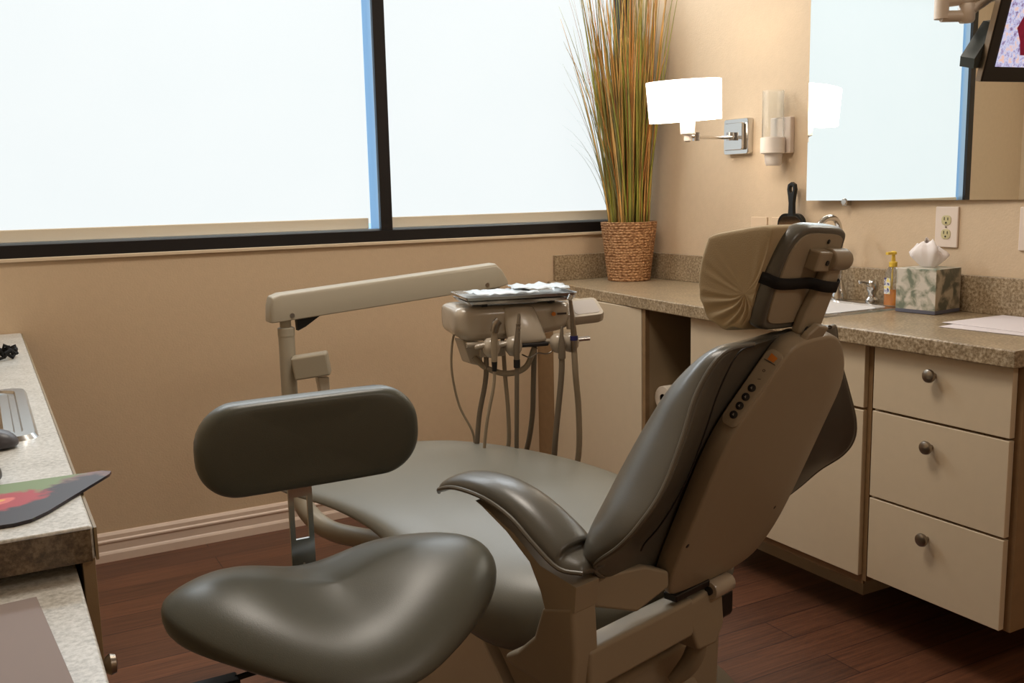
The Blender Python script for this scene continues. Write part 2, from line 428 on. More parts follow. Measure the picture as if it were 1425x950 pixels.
bmesh.ops.recalc_face_normals(bm, faces=bm.faces[:])
me = bpy.data.meshes.new('deck'); bm.to_mesh(me); bm.free()
link('deck', me, M['counter'], t, smooth=False, bevel=.004)
bs = thing('backsplash', 'low speckled laminate backsplash strip along the right wall and round the corner', 'backsplash', (WX-.02, 2.3, ZT))
MB().box(0, .0195, -1.03, 1.0495, .0, .103).build('wall_strip', M['counter'], bs, bevel=.002)
MB().box(-.375, -.0005, 1.03, 1.0495, .0, .103).build('corner_strip', M['counter'], bs, bevel=.002)
# sink
t = thing('sink', 'white inset sink with a thin steel rim in the speckled counter', 'sink', ((SX0+SX1)/2, (SY0+SY1)/2, ZT))
hx, hy = (SX1-SX0)/2, (SY1-SY0)/2
def ring(w, h, r, z): return [(x, y, z) for x, y in rrect(w, h, r, 6)]
MB().loft([ring(2*hx+.085, 2*hy+.06, .03, .0), ring(2*hx+.08, 2*hy+.055, .03, .005), ring(2*hx+.03, 2*hy+.02, .035, .006), ring(2*hx-.004, 2*hy-.004, .04, .003)], cap=False).build('rim', M['steel'], t)
MB().loft([ring(2*hx+.02, 2*hy+.014, .04, .0065), ring(2*hx-.02, 2*hy-.02, .04, .004), ring(2*hx-.04, 2*hy-.04, .05, -.10), ring(2*hx-.12, 2*hy-.12, .05, -.15), ring(.04, .04, .015, -.155), ring(.01, .01, .004, -.156)], cap=False).build('basin', M['sink'], t)
# faucet
t = thing('faucet', 'chrome gooseneck faucet half hidden behind the chair headrest', 'faucet', (2.365, 2.16, ZT+.004))
b = MB(); b.lathe([(.026, 0), (.026, .012), (.018, .03), (.014, .05), (.011, .06)]); b.build('base', M['chrome'], t)
b = MB(); b.tube(cr([(0, 0, .04), (0, 0, .14), (-.005, 0, .215), (-.03, -.004, .25), (-.07, -.008, .255), (-.105, -.012, .235), (-.115, -.014, .20)], 6), .0095, 12); b.build('spout', M['chrome'], t)
b = MB(); b.lathe([(.021, 0), (.021, .010), (.013, .018), (.012, .030), (.017, .038), (.018, .060), (.012, .068), (.001, .070)], c=(0, -.13, 0)); b.tube([(0, -.13, .055), (-.03, -.12, .066), (-.042, -.116, .064)], .006, 10)
b.build('handle', M['chrome'], t)
# soap bottle
t = thing('soap_bottle', 'clear pump bottle one third full of orange liquid soap beside the sink', 'soap bottle', (2.332, 1.93, ZT+.0062))
def orings(sc, lst):
    return [[(x*sc[0], y*sc[1], z) for x, y in rrect(w, w, w*.42, 5)] for w, z in lst]
MB().loft(orings((.62, 1), [(.046, 0), (.05, .004), (.05, .05), (.049, .075), (.044, .098), (.028, .112), (.02, .116)])).build('bottle', M['clear'], t)
MB().loft(orings((.60, .98), [(.044, .002), (.0475, .005), (.0475, .048), (.0475, .049)])).build('liquid_soap', M['orange'], t)
b = MB(); b.lathe([(.011, .114), (.0115, .116), (.0115, .128), (.006, .130), (.0045, .150), (.009, .151), (.009, .158), (.003, .160)]); b.box(-.028, .006, -.005, .005, .150, .158)
pm = b.build('pump', M['yellow'], t, bevel=.001)
MB().tube([(0, 0, .114), (0, 0, .02)], .0022, 8).build('dip_tube', M['yellow'], pm)
MB().box(-.0163, -.0157, -.005, .016, .035, .082).build('label', floral_mat('soap_label', rgb(235, 215, 110), rgb(220, 220, 225), rgb(60, 60, 120), 60), t, smooth=False)
# tissue box
t = thing('tissue_box', 'cube tissue box with a grey floral print and a tissue sticking out', 'tissue box', (2.337, 1.812, ZT+.001), math.radians(6))
b = MB(); h = .061; b.box(-h, h, -h, h, 0, .124, 0)
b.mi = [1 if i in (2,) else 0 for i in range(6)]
b.build('carton', [M['floral'], M['floral_shaded']], t, bevel=.002)
MB().loft([[(x, y, z) for x, y in rrect(.123, .123, .003, 3)] for z in (.0005, .010)]).build('base_band', mat('grey_band', rgb(95, 95, 108), .5), t)
# tissue: a crumpled sheet pulled up through the slot, with folds and a pointed corner
b = MB(); nu, nv = 34, 9; T0 = []; T1 = []
for j_ in range(nv+1):
    v = j_/nv
    for i_ in range(nu):
        a = 2*PI*i_/nu; fold = .30*math.sin(5*a + 1.5*v) + .18*math.sin(9*a - 2*v)
        w = (.010 + .034*math.sin(min(1, v*1.25)*PI*.55))*(1 - .45*max(0, v-.7)/.3)
        top = .070 + .012*math.sin(2*a+.6) + .008*math.sin(5*a)
        x = w*.55*math.cos(a)*(1+fold*v); y = w*1.15*math.sin(a)*(1+fold*v) + .010*v
        T0.append((x, y, .119 + top*v))
b.add(T0, [(j_*nu+i_, j_*nu+(i_+1) % nu, (j_+1)*nu+(i_+1) % nu, (j_+1)*nu+i_) for j_ in range(nv) for i_ in range(nu)])
tis = b.build('tissue', M['tissue'], t, auto=False)
sd_ = tis.modifiers.new('thickness', 'SOLIDIFY'); sd_.thickness = .0008
# papers on the counter
for i, (dx, dy, rz, lab) in enumerate(((0, 0, 0.10, 'white sheet of paper lying lower in the pair at the right end of the counter'), (.045, .022, -.02, 'white sheet of paper lying on top of another at the right end of the counter'))):
    t = MB().box(-.12, .12, -.15, .15, 0, .0012).build('paper_sheet', M['paper'], smooth=False)
    t.location = (2.235+dx, 1.455+dy, ZT+.001+i*.0015); t.rotation_euler = (0, 0, rz)
    tag(t, lab, 'paper', 'paper sheets on the counter')
# hand mirror
t = thing('hand_mirror', 'black hand mirror standing handle up behind the chair headrest', 'mirror', (2.400, 2.405, .927))
pts = [(0, y, z) for y, z in rrect(.115, .165, .035, 6)]
b = MB(); b.loft([[(d, y*s, z*s+.083) for _, y, z in pts] for d, s in ((-.006, .96), (-.008, 1), (.008, 1), (.006, .96))]); 
fr = b.build('frame', M['iron'], t)
MB().loft([[(-.0095 if s == .89 else -.0075, y*s, z*s+.083) for _, y, z in pts] for s in (.90, .89)]).build('mirror_glass', mat('tinted_mirror', rgb(170, 150, 130), .08, metal=1), t)
b = MB(); hp = [(-.013, .155), (-.011, .175), (-.010, .20), (-.014, .225), (-.018, .245), (-.015, .262), (0, .270), (.015, .262), (.018, .245), (.014, .225), (.010, .20), (.011, .175), (.013, .155)]
hole = [(math.cos(a)*.008, .246 + math.sin(a)*.013) for a in [2*PI*i/14 for i in range(14)]]
bm = bmesh.new(); o1 = [bm.verts.new((-.007, y, z)) for y, z in hp]; i1 = [bm.verts.new((-.007, y, z)) for y, z in hole]
e = [bm.edges.new((o1[i], o1[(i+1) % len(o1)])) for i in range(len(o1))] + [bm.edges.new((i1[i], i1[(i+1) % len(i1)])) for i in range(len(i1))]
bmesh.ops.triangle_fill(bm, use_beauty=True, use_dissolve=False, edges=e)
r = bmesh.ops.extrude_face_region(bm, geom=bm.faces[:]); 
for v in [g for g in r['geom'] if isinstance(g, bmesh.types.BMVert)]: v.co.x += .014
bmesh.ops.recalc_face_normals(bm, faces=bm.faces[:]); me = bpy.data.meshes.new('handle'); bm.to_mesh(me); bm.free()
link('handle', me, M['iron'], t, smooth=False, bevel=.002)

# things on the right wall
t = thing('wall_mirror', 'large frameless wall mirror reflecting the bright window', 'mirror', (WX-.034, 2.336, 1.135))
t.rotation_euler = (0, 0, math.radians(2.1)); 
MB().box(-.002, .002, -1.2, 0, 0, 1.0).build('mirror_glass', M['mirror'], t, smooth=False)
MB().box(.0022, .005, -1.2, 0, 0, 1.0).build('backing_board', M['cabin'], t, smooth=False)
for y in (-.155, -.78):
    b = MB(); b.lathe([(.009, -.006), (.011, -.003), (.011, 0)], c=(0, y, -.004), ax='x', n=16); b.box(-.0015, .022+abs(y)*.0, y-.008, y+.008, -.016, -.0005)
    b.build('clip', M['chrome'], t)
# outlet
def outlet_plate(name, lab, y, cat, sw=False):
    t = thing(name, lab, cat, (WX, y, 1.058))
    MB().box(-.007, 0, -.037, .037, -.058, .058).build('cover_plate', M['outlet'], t, bevel=.003)
    if not sw:
        for dz in (.0195, -.0195):
            b = MB(); b.loft([[(d, yy*s, zz*s+dz) for yy, zz in rrect(.030, .028, .011, 5)] for d, s in ((-.006, 1), (-.0085, 1), (-.0088, .9))])
            r_ = b.build('receptacle', M['ivory'], t)
            b = MB(); b.box(-.0092, -.0086, .0045, .0070, dz+.000, dz+.009); b.box(-.0092, -.0086, -.0070, -.0045, dz+.000, dz+.008); b.lathe([(.0028, -.0092), (.0028, -.0086)], c=(0, 0, dz-.007), ax='x', n=12)
            b.build('slots', M['dark'], r_, smooth=False)
        MB().lathe([(.003, -.0082), (.003, -.006)], ax='x', n=12).build('screw', M['nickel'], t)
    else:
        MB().box(-.010, -.006, -.016, .016, -.033, .033).build('rocker', M['outlet'], t, bevel=.001)
    return t
outlet_plate('wall_outlet', 'white double wall outlet above the tissue box', 1.828, 'outlet')
outlet_plate('light_switch', 'white switch plate at the right edge of the frame above the papers', 1.570, 'switch', True)
for y, lab in ((2.588, 'wall-coloured blank cover plate left of its twin above the pillow'), (2.487, 'wall-coloured blank cover plate right of its twin, next to the hand mirror')):
    o = MB().box(-.005, 0, -.040, .040, -.058, .058).build('blank_plate', mat('blank_plate', rgb(212, 186, 156), .4), bevel=.002)
    o.location = (WX, y, 1.020); tag(o, lab, 'cover plate', 'blank cover plates on the wall')

# swing arm wall lamp
t = thing('wall_lamp', 'swing-arm wall lamp with a glowing white drum shade', 'lamp', (WX, 2.690, 1.362))
b = MB(); b.loft([[(d, y*s, z*s) for y, z in rrect(.125, .125, .008, 3)] for d, s in ((0, 1), (-.022, 1), (-.026, .97))]); b.loft([[(d, y*s, z*s) for y, z in rrect(.095, .095, .006, 3)] for d, s in ((-.024, 1), (-.036, 1), (-.040, .96))])
b.build('wall_plate', M['chrome'], t)
b = MB(); b.tube([(-.03, 0, .0), (-.10, -.02, -.005), (-.22, -.075, -.008), (-.285, -.095, -.008)], .0065, 10); b.lathe([(.013, -.014), (.013, .014)], c=(-.05, 0, 0), n=16); b.lathe([(.012, -.014), (.012, .014)], c=(-.285, -.095, -.008), n=16); b.tube([(-.285, -.095, -.008), (-.325, -.100, -.006)], .006, 10)
b.build('swing_arm', M['chrome'], t)
b = MB(); b.lathe([(.006, -.022), (.012, -.018), (.012, .0), (.0235, .004), (.026, .055), (.02, .058)], c=(-.325, -.100, -.004)); b.build('socket', M['white'], t)
sh = MB(); S_ = []
TL = Matrix.Rotation(math.radians(-4), 4, 'Y')
for r, z in ((.136, 0), (.137, .002), (.142, .128), (.141, .130), (.139, .129), (.134, .003)):
    S_.append([TL @ Vector((r*math.cos(a), r*.62*math.sin(a), z)) for a in [2*PI*i/48 for i in range(48)]])
sh.loft(S_, cap=False)
o = sh.build('shade', M['shade'], t); o.location = (-.332, -.100, .042)
b = MB(); b.lathe([(.003, -.004), (.003, .06)], n=8)
for a in (0, PI/2, PI, 1.5*PI): b.tube([(0, 0, .015), (.135*math.cos(a), .084*math.sin(a), .015)], .0015, 6)
b.build('shade_spider', M['chrome'], t).location = (-.332, -.100, .042)
bu = MB(); bu.lathe([(.012, .0), (.014, .02), (.025, .05), (.029, .07), (.022, .09), (.005, .10)], n=20)
bu.build('light_bulb', mat('bulb_glow', rgb(255, 240, 215), .5, emit=(1, .86, .66, 1), estr=8), t).location = (-.332, -.100, .042)
# cup dispenser
t = thing('cup_dispenser', 'wall-mounted dispenser with a clear tube between the lamp and the mirror', 'dispenser', (WX, 2.478, 1.345))
MB().box(-.020, 0, -.048, .048, -.052, .068).build('backplate', M['outlet'], t, bevel=.004)
b = MB(); b.lathe([(.038, -.052), (.041, -.050), (.041, 0), (.036, .002)], c=(-.052, 0, 0), n=28); b.build('holder_ring', M['white'], t)
b = MB(); b.lathe([(.036, .0), (.036, .155), (.034, .155), (.034, .0)], c=(-.052, 0, 0), n=28, hollow=True); b.build('clear_tube', M['clear'], t)
b = MB(); b.lathe([(.030, -.052), (.027, -.085), (.022, -.092), (.018, -.092)], c=(-.048, 0, 0), n=24); b.build('outlet_cone', M['white'], t)

# basket of dried grass
BX, BY = 2.283, 3.172
t = thing('grass_basket', 'tall bundle of dried green and brown grass in a woven basket on the corner counter', 'plant', (BX, BY, ZT+.001))
rows = 22; prof = []
for i in range(rows):
    z = .228*i/(rows-1); r = .083 + .028*(i/(rows-1))
    for q, dr in ((0, 0), (.35, .0028), (.7, .0028)):
        prof.append((r + dr, z + .228/(rows-1)*q if i < rows-1 else z))
prof = prof[:-2] + [(.113, .231), (.108, .233), (.104, .228), (.098, .19)]
b = MB(); b.lathe([(.06, .001)] + prof, n=56)
b.build('basket', M['weave'], t)
MB().lathe([(.001, .185), (.099, .185)], n=32).build('filler', mat('dry_moss', rgb(80, 66, 30), .9, bump=.8, bscale=120), t)
def blade(mb, x, y, h, dx, dy, w, droop):
    n = 11; pts = []
    for k in range(n):
        u = k/(n-1)
        pts.append(Vector((x + dx*u**1.35 + droop[0]*u**4, y + dy*u**1.35 + droop[1]*u**4, .175 + h*u - (abs(droop[0])+abs(droop[1]))*.5*u**5)))
    a = random.random()*PI; sd = Vector((math.cos(a), math.sin(a), 0))
    rings = []
    for k, p in enumerate(pts):
        ww = w*(1-.85*(k/(n-1))**1.6); nn = Vector((-sd.y, sd.x, 0))
        rings.append([p + sd*ww, p + nn*ww*.28, p - sd*ww, p - nn*ww*.28])
    mb.loft(rings, True)
kinds = [('green_grass', rgb(152, 148, 60), 110), ('olive_grass', rgb(118, 108, 48), 75), ('brown_grass', rgb(214, 164, 92), 95), ('rust_grass', rgb(184, 124, 62), 70)]
for nm, col, cnt in kinds:
    mb = MB()
    for i in range(cnt):
        a = random.random()*2*PI; r = .078*math.sqrt(random.random())
        x, y = r*math.cos(a), r*math.sin(a)
        h = random.uniform(.62, 1.12)
        sp = random.uniform(.3, 1.25)
        dx = x*2.0*sp + random.gauss(0, .03); dy = y*1.4*sp + random.gauss(0, .02)
        dx = min(dx, .118 - x) ; dy = min(dy, .14 - y)
        dr = (random.gauss(0, .02) - (.02 if random.random() < .3 else 0), random.gauss(0, .015)*0)
        if random.random() < .10: dx -= .10*random.random(); dr = (dr[0]-.06*random.random(), -.02)
        blade(mb, x, y, h, dx, dy, random.uniform(.0026, .0055), dr)
    o = mb.build(nm, mat(nm, col, .55, var=.35, vscale=6), t, auto=False)
mb = MB()
for i in range(26):
    a = PI + random.uniform(-.9, .9); r = .06
    blade(mb, r*math.cos(a), r*math.sin(a), random.uniform(.35, .8), -random.uniform(.10, .22), random.uniform(-.12, .03), .0013, (-random.uniform(.02, .12), -.02))
mb.build('thin_wisps', mat('thin_wisps', rgb(150, 150, 110), .6), t, auto=False)

# ------------------------------------------------------------------ dental chair (local x = patient's right, y = towards the toes)
CH = thing('dental_chair', 'grey-green upholstered dental chair seen from behind with a tan plastic back shell', 'dental chair', (1.145, 1.33, 0), math.radians(15))
TH = math.radians(22.9); sT, cT = math.sin(TH), math.cos(TH)
def bk(s, a, n):   # back frame: s lateral, a up along the back from its lower edge, n outwards (rearwards)
    return Vector((s, -a*sT - n*cT, .47 + a*cT - n*sT))
# seat upholstery
tab = [(.055, .15, .455, .39), (.075, .19, .475, .375), (.12, .235, .49, .35), (.19, .305, .50, .328), (.27, .342, .51, .325), (.38, .350, .52, .36), (.50, .338, .535, .415), (.64, .315, .542, .462), (.82, .300, .538, .472), (1.0, .292, .522, .462), (1.10, .270, .508, .455), (1.17, .215, .498, .455), (1.195, .13, .49, .46)]
rings = []
for f_, hw, zt, zb in smooth_tab(tab, 4):
    ring = []; n = 36
    for k in range(n):
        a = 2*PI*k/n; ca, sa = math.cos(a), math.sin(a)
        e1 = .62
        x = hw*math.copysign(abs(ca)**e1, ca)
        zc = zb + (zt-zb)*.38
        z = zc + ((zt-zc) if sa > 0 else (zc-zb))*math.copysign(abs(sa)**.62, sa)
        z -= .012*(x/hw)**2 if sa > 0 else 0
        ring.append((x, f_, z))
    rings.append(ring)
MB().loft(rings).build('seat', M['vinyl'], CH, sub=1)
# backrest upholstery with side wings
#  z, piping hw, piping f, rim hw, rim f, centre f, shell hw
bt = [(.942, .070, -.168, .062, -.150, -.134, .05), (.936, .120, -.158, .104, -.128, -.120, .09), (.926, .178, -.138, .152, -.098, -.108, .11), (.87, .222, -.122, .178, -.045, -.080, .122), (.80, .262, -.122, .205, -.008, -.055, .135),
      (.73, .305, -.118, .245, .012, -.028, .15), (.68, .338, -.100, .280, .020, -.008, .16), (.64, .352, -.070, .300, .030, .010, .168), (.60, .350, -.022, .305, .040, .026, .172), (.565, .315, .005, .285, .055, .042, .175), (.53, .25, .030, .235, .070, .055, .17), (.50, .17, .045, .16, .075, .062, .15)]
def shf(z): return -(z-.47)*.4224 + .045
rings = []; pip = []
for z, ph, pf_, rh, rf, cf, sh_ in smooth_tab(bt, 6):
    sb = max(pf_-.02, shf(z)-.01) if False else shf(z)
    half = [(0, cf), (rh*.45, cf+.004), (rh*.80, cf*.45+rf*.55), (rh, rf), (rh*.35+ph*.65+.012, rf*.55+pf_*.45), (ph, pf_), (ph*.8+sh_*.2, pf_*.7+sb*.3-.004), (sh_, sb), (sh_*.5, sb-.002), (0, sb-.002)]
    ring = cr([(x, y, z) for x, y in half] + [(-x, y, z) for x, y in half[-2:0:-1]], 4, True)
    rings.append(ring); pip.append((ph, pf_, z))
MB().loft(rings).build('backrest', M['vinyl_arm'], CH, auto=False)
for sgn in (-1, 1):
    pth = [Vector((sgn*(p[0]+.002), p[1], p[2])) for p in pip[6:-9]]
    o = MB().tube(pth, .0038, 8).build('piping', M['piping'], CH); 
# seam on the back of the upholstery
MB().tube([Vector((-(.45*p[0]+.55*.15), p[1]*.5+shf(p[2])*.5-.012, p[2])) for p in pip[6:-16]], .0015, 6).build('seam', M['dark'], CH)
# back shell
def sring(d, n):
    # parallel-sided slab with cut upper corners, outlined in the back plane and inset by d
    pts = [(-.115, -.006), (-.138, .014), (-.150, .065), (-.151, .18), (-.148, .29), (-.133, .355), (-.102, .4145), (-.073, .470), (-.045, .497), (.03, .502), (.085, .494), (.125, .470), (.168, .428), (.195, .375), (.197, .30), (.195, .17), (.188, .08), (.165, .022), (.128, -.008), (.05, -.018), (-.05, -.014)]
    q = cr([(x, y, 0) for x, y in pts], 3, True)
    return [bk(p.x*(1-d/.195), .245 + (p.y-.245)*(1-d/.255), n) for p in q]
MB().loft([sring(.012, -.040), sring(.001, -.037), sring(.0, -.020), sring(.0, -.005), sring(.002, -.0015), sring(.006, 0), sring(.05, .001)]).build('back_shell', M['plastic'], CH, auto=False)
for s_ in (-.14, .14):
    o = MB().lathe([(.0045, 0), (.004, .0015), (.001, .002)], n=14).build('screw', M['dark'], CH)
    o.matrix_local = Matrix.Translation(bk(s_, .115, -.0005)) @ Matrix.Rotation(-(PI/2 + TH), 4, 'X').inverted()
# touch pad along the cut upper left edge of the shell
PL = .134
def pd(u, v, n=0.0):  # on the left side wall of the shell: u along the cut corner upwards (0..1), v across, n off the wall
    n += .0012
    return bk(-.133 + .062*u - .887*n, .355 + .119*u + .462*n, -.0185 + v)
b = MB()
def padring(s, n):
    return [pd(.5 + x/PL, y, n) for x, y in rrect(PL*1.08*s, .031*s, .011, 6)]
b.loft([padring(1, -.004), padring(1, .0018), padring(.98, .0026)])
tp = b.build('touch_pad', mat('pad_plastic', rgb(160, 146, 124), .35), CH)
for u in (.11, .24, .37, .50):
    c0 = pd(u, 0, .0026); nn = (pd(u, 0, 1) - pd(u, 0, 0)).normalized(); Q = nn.to_track_quat('Z', 'Y').to_matrix().to_4x4()
    o = MB().lathe([(.0068, 0), (.0068, .001), (.006, .0015), (.001, .0016)], n=20).build('button', M['dark'], tp); o.matrix_local = Matrix.Translation(c0) @ Q
    o2 = MB().box(-.0006, .0008, -.0022, .0022, .0015, .0018).box(-.0022, .0, -.0006, .0006, .0015, .0018).build('button_mark', M['metal_btn'], tp, smooth=False); o2.matrix_local = Matrix.Translation(c0) @ Q
def padquad(name, pts, m, n=.0027):
    b = MB(); b.prism([pd(u, v, n) for u, v in pts], (pd(.5, 0, .0004) - pd(.5, 0, 0))); return b.build(name, m, tp, smooth=False)
padquad('dash_mark', [(.625, -.0008), (.633, -.0008), (.650, .004), (.642, .004)], M['greytxt'])
b = MB(); Z0 = [pd(.755 + .018*math.cos(a), .0026*math.sin(a), .0027) for a in [2*PI*i/16 for i in range(16)]]; Z1 = [pd(.755 + .009*math.cos(a), .0014*math.sin(a), .0027) for a in [2*PI*i/16 for i in range(16)]]
b.loft([Z0, Z1], cap=False); b.build('ring_mark', M['greytxt'], tp, smooth=False)
padquad('orange_mark', [(.895, -.006), (.985, -.006), (.965, .008), (.895, .006)], M['logo'])
padquad('text_mark', [(.875, -.011), (.884, -.011), (.884, .011), (.875, .011)], M['greytxt'])
# left armrest: pad, piping and support
cx = -.345
ap = smooth_tab([(.360, .637, .010, .006), (.335, .652, .028, .014), (.28, .668, .038, .022), (.20, .668, .043, .027), (.13, .650, .046, .030), (.07, .618, .050, .032), (.02, .592, .048, .026), (-.015, .588, .030, .014)], 4)
rings = []; out_l = []; out_r = []
for i, (y, z, hw, hh) in enumerate(ap):
    y2, z2 = ap[min(i+1, len(ap)-1)][:2]; y1, z1 = ap[max(i-1, 0)][:2]
    tv = Vector((0, y2-y1, z2-z1)).normalized(); nv = Vector((0, tv.z, -tv.y)); nv = nv if nv.z > 0 else -nv
    if y < 0.03: nv = Vector((0, .5, 1)).normalized()
    c = Vector((cx, y, z)); ring = []
    for k in range(20):
        a = 2*PI*k/20; h_ = hh if math.sin(a) > 0 else hh*.45
        ring.append(c + Vector((1, 0, 0))*hw*math.copysign(abs(math.cos(a))**.8, math.cos(a)) + nv*h_*math.copysign(abs(math.sin(a))**.9, math.sin(a)))
    rings.append(ring); out_l.append(c + Vector((-hw-.001, 0, 0))); out_r.append(c + Vector((hw+.001, 0, 0)))
arm = MB().loft(rings).build('armrest', M['vinyl_arm'], CH, sub=1)
MB().tube(out_l, .004, 8).build('piping', M['piping'], arm)
# armrest support under the pad
sup = [(.238, .652), (.20, .640), (.14, .615), (.08, .575), (.0, .560), (.005, .515), (.070, .500), (.080, .53), (.105, .575), (.16, .615), (.22, .645)]
MB().prism([(cx-.030, y, z) for y, z in sup], (.055, 0, 0)).build('armrest_support', M['plastic'], CH, bevel=.008, bseg=3)
low = [(.077, .508), (.008, .528), (.003, .44), (.01, .375), (.04, .362), (.165, .378), (.172, .392), (.14, .41), (.098, .45)]
MB().prism([(cx-.032, y, z-.004) for y, z in low], (.06, 0, 0)).build('seat_bracket', M['plastic'], CH, bevel=.008, bseg=3)
MB().box(-.345, -.055, .0, .05, .366, .440).build('rear_beam', M['plastic'], CH, bevel=.008)
b = MB(); b.prism([(-.33, .03, .505), (-.33, .03, .55), (-.20, .0, .545), (-.150, -.015, .525), (-.150, -.015, .495), (-.22, .0, .467)], (0, .04, 0)); b.build('back_bracket', M['plastic'], CH, bevel=.006)
# seat underside / hinge parts
MB().box(-.20, .20, .08, .60, .30, .36).build('seat_frame', M['dark'], CH, bevel=.01)
b = MB(); b.prism([(-.07, .0, .435), (.035, .0, .445), (.045, .0, .36), (.02, .0, .325), (-.04, .0, .33), (-.07, .0, .40)], (0, .09, 0)); b.build('hinge_housing', M['plastic'], CH, bevel=.008)
b = MB(); b.lathe([(.016, -.03), (.018, -.027), (.018, .030), (.016, .033)], ax='x', c=(.022, .0, .440), n=24); b.build('pivot_barrel', M['plastic2'], CH)
MB().lathe([(.008, -.002), (.008, .002)], ax='x', c=(-.010, .0, .440), n=16).build('pivot_bolt', M['dark'], CH)
MB().box(-.11, -.005, .0, .03, .448, .462).build('pivot_link', M['dark'], CH, bevel=.003)
lv = cr([(-.01, .035, .375), (.0, .03, .33), (-.005, .045, .28), (-.02, .075, .235)], 5)
MB().tube(lv, [.013 + .008*math.sin(PI*i/(len(lv)-1)) for i in range(len(lv))], 12, flat=.6).build('release_lever', M['plastic'], CH)
# lift column, cover, base
b = MB(); b.prism([(-.17, .10, .02), (-.17, .09, .29), (-.17, .465, .30), (-.17, .35, .15), (-.17, .24, .02)], (.34, 0, 0)); b.build('rear_cover', M['plastic'], CH, bevel=.015, bseg=3)
b = MB(); b.prism([(-.18, .26, .02), (-.18, .37, .15), (-.18, .485, .30), (-.18, .555, .27), (-.18, .76, .03), (-.18, .76, .02)], (.36, 0, 0)); b.build('front_cover', mat('lit_cover_plastic', rgb(206, 194, 176), .4), CH, bevel=.012, bseg=3)  # same plastic as the other covers, its lit look put into a paler colour
b = MB(); b.lathe([(.32, 0), (.385, .0), (.395, .01), (.38, .022), (.30, .034), (.05, .04)], c=(.105, .47, 0), n=64, sx=1.0, sy=1.05); b.build('base_plate', mat('base_metal', rgb(104, 92, 74), .5), CH)
b = MB(); b.lathe([(.15, .03), (.15, .06), (.13, .20), (.12, .215)], c=(.05, .22, 0), n=40); b.build('column_skirt', M['plastic'], CH)
# headrest
ROLL = math.radians(4)
hc = Vector((-.006, -.175, 1.040)); tz = math.atan(.30)
hu = Vector((0, -math.sin(tz), math.cos(tz))); hn = Vector((0, -math.cos(tz), -math.sin(tz))); hs = Vector((1, 0, 0))
hs2 = hs*math.cos(ROLL) - hu*math.sin(ROLL); hu2 = hu*math.cos(ROLL) + hs*math.sin(ROLL)
def hp_(s, u, n): return hc + hs2*s + hu2*u + hn*n
def hout(k=1.0, dn=0.0):
    pts = [(-.100, -.068), (-.084, -.092), (0, -.094), (.068, -.090), (.084, -.068), (.090, .0), (.092, .058), (.080, .080), (.01, .084), (-.056, .080), (-.090, .052), (-.101, .0)]
    q = cr([(x*k, y*k, 0) for x, y in pts], 4, True); return [hp_(p.x, p.y, dn) for p in q]
hd = MB().loft([hout(.95, -.022), hout(.99, -.018), hout(1.01, -.008), hout(1.0, .002), hout(.97, .008), hout(.92, .010), hout(.87, .006)]).build('headrest', M['vinyl_arm'], CH, sub=1)
MB().loft([hout(.865, -.0), hout(.865, .0085), hout(.855, .0105)]).build('headrest_plate', M['plastic'], hd, sub=0)
for s_, u_ in ((.028, .060), (.012, -.052)):
    o = MB().lathe([(.004, 0), (.0035, .0015), (.001, .002)], n=12).build('screw', M['dark'], hd); o.matrix_local = Matrix.Translation(hp_(s_, u_, .0112)) @ hn.to_track_quat('Z', 'Y').to_matrix().to_4x4()
def hbox(name, s0, s1, u0, u1, n0, n1, m, bevel=.004):
    b = MB(); vs = [hp_(s, u, n) for n in (n0, n1) for u in (u0, u1) for s in (s0, s1)]
    b.add(vs, [(0, 2, 3, 1), (4, 5, 7, 6), (0, 1, 5, 4), (2, 6, 7, 3), (0, 4, 6, 2), (1, 3, 7, 5)]); return b.build(name, m, hd, bevel=bevel, bseg=3)
hbox('pivot_block', -.026, .022, .014, .048, .009, .032, M['plastic'])
MB().tube([hp_(.015, .034, .024), hp_(.076, .034, .024)], .0185, 24).build('pivot_knob', M['plastic'], hd, bevel=.004)
MB().tube([hp_(.004, .030, .031), hp_(.004, .030, .034)], .0045, 12).build('bolt', M['dark'], hd)
b = MB(); q0 = [(.032, .036), (.076, .030), (.080, -.02), (.076, -.090), (.060, -.107), (.022, -.109), (.006, -.094), (.010, -.06), (.028, -.01)]
q0 = [(s-.008, u) for s, u in q0]
b.add([hp_(s, u, .010) for s, u in q0] + [hp_(s, u, .030) for s, u in q0], [tuple(range(9))[::-1], tuple(range(9, 18))] + [(i, (i+1) % 9, 9+(i+1) % 9, 9+i) for i in range(9)])
b.build('link_arm', M['plastic'], hd, bevel=.007, bseg=3)
MB().tube([hp_(.016, -.088, .029), hp_(.016, -.088, .033)], .0068, 16).build('bolt', M['dark'], hd)
b = MB(); b.prism([bk(-.022, .492, -.018), bk(.036, .492, -.018), bk(.048, .516, -.018), bk(.010, .524, -.018), bk(-.014, .510, -.018)], tuple(bk(0, 0, .014) - bk(0, 0, 0))); b.build('slide_bar', M['plastic'], CH, bevel=.004)

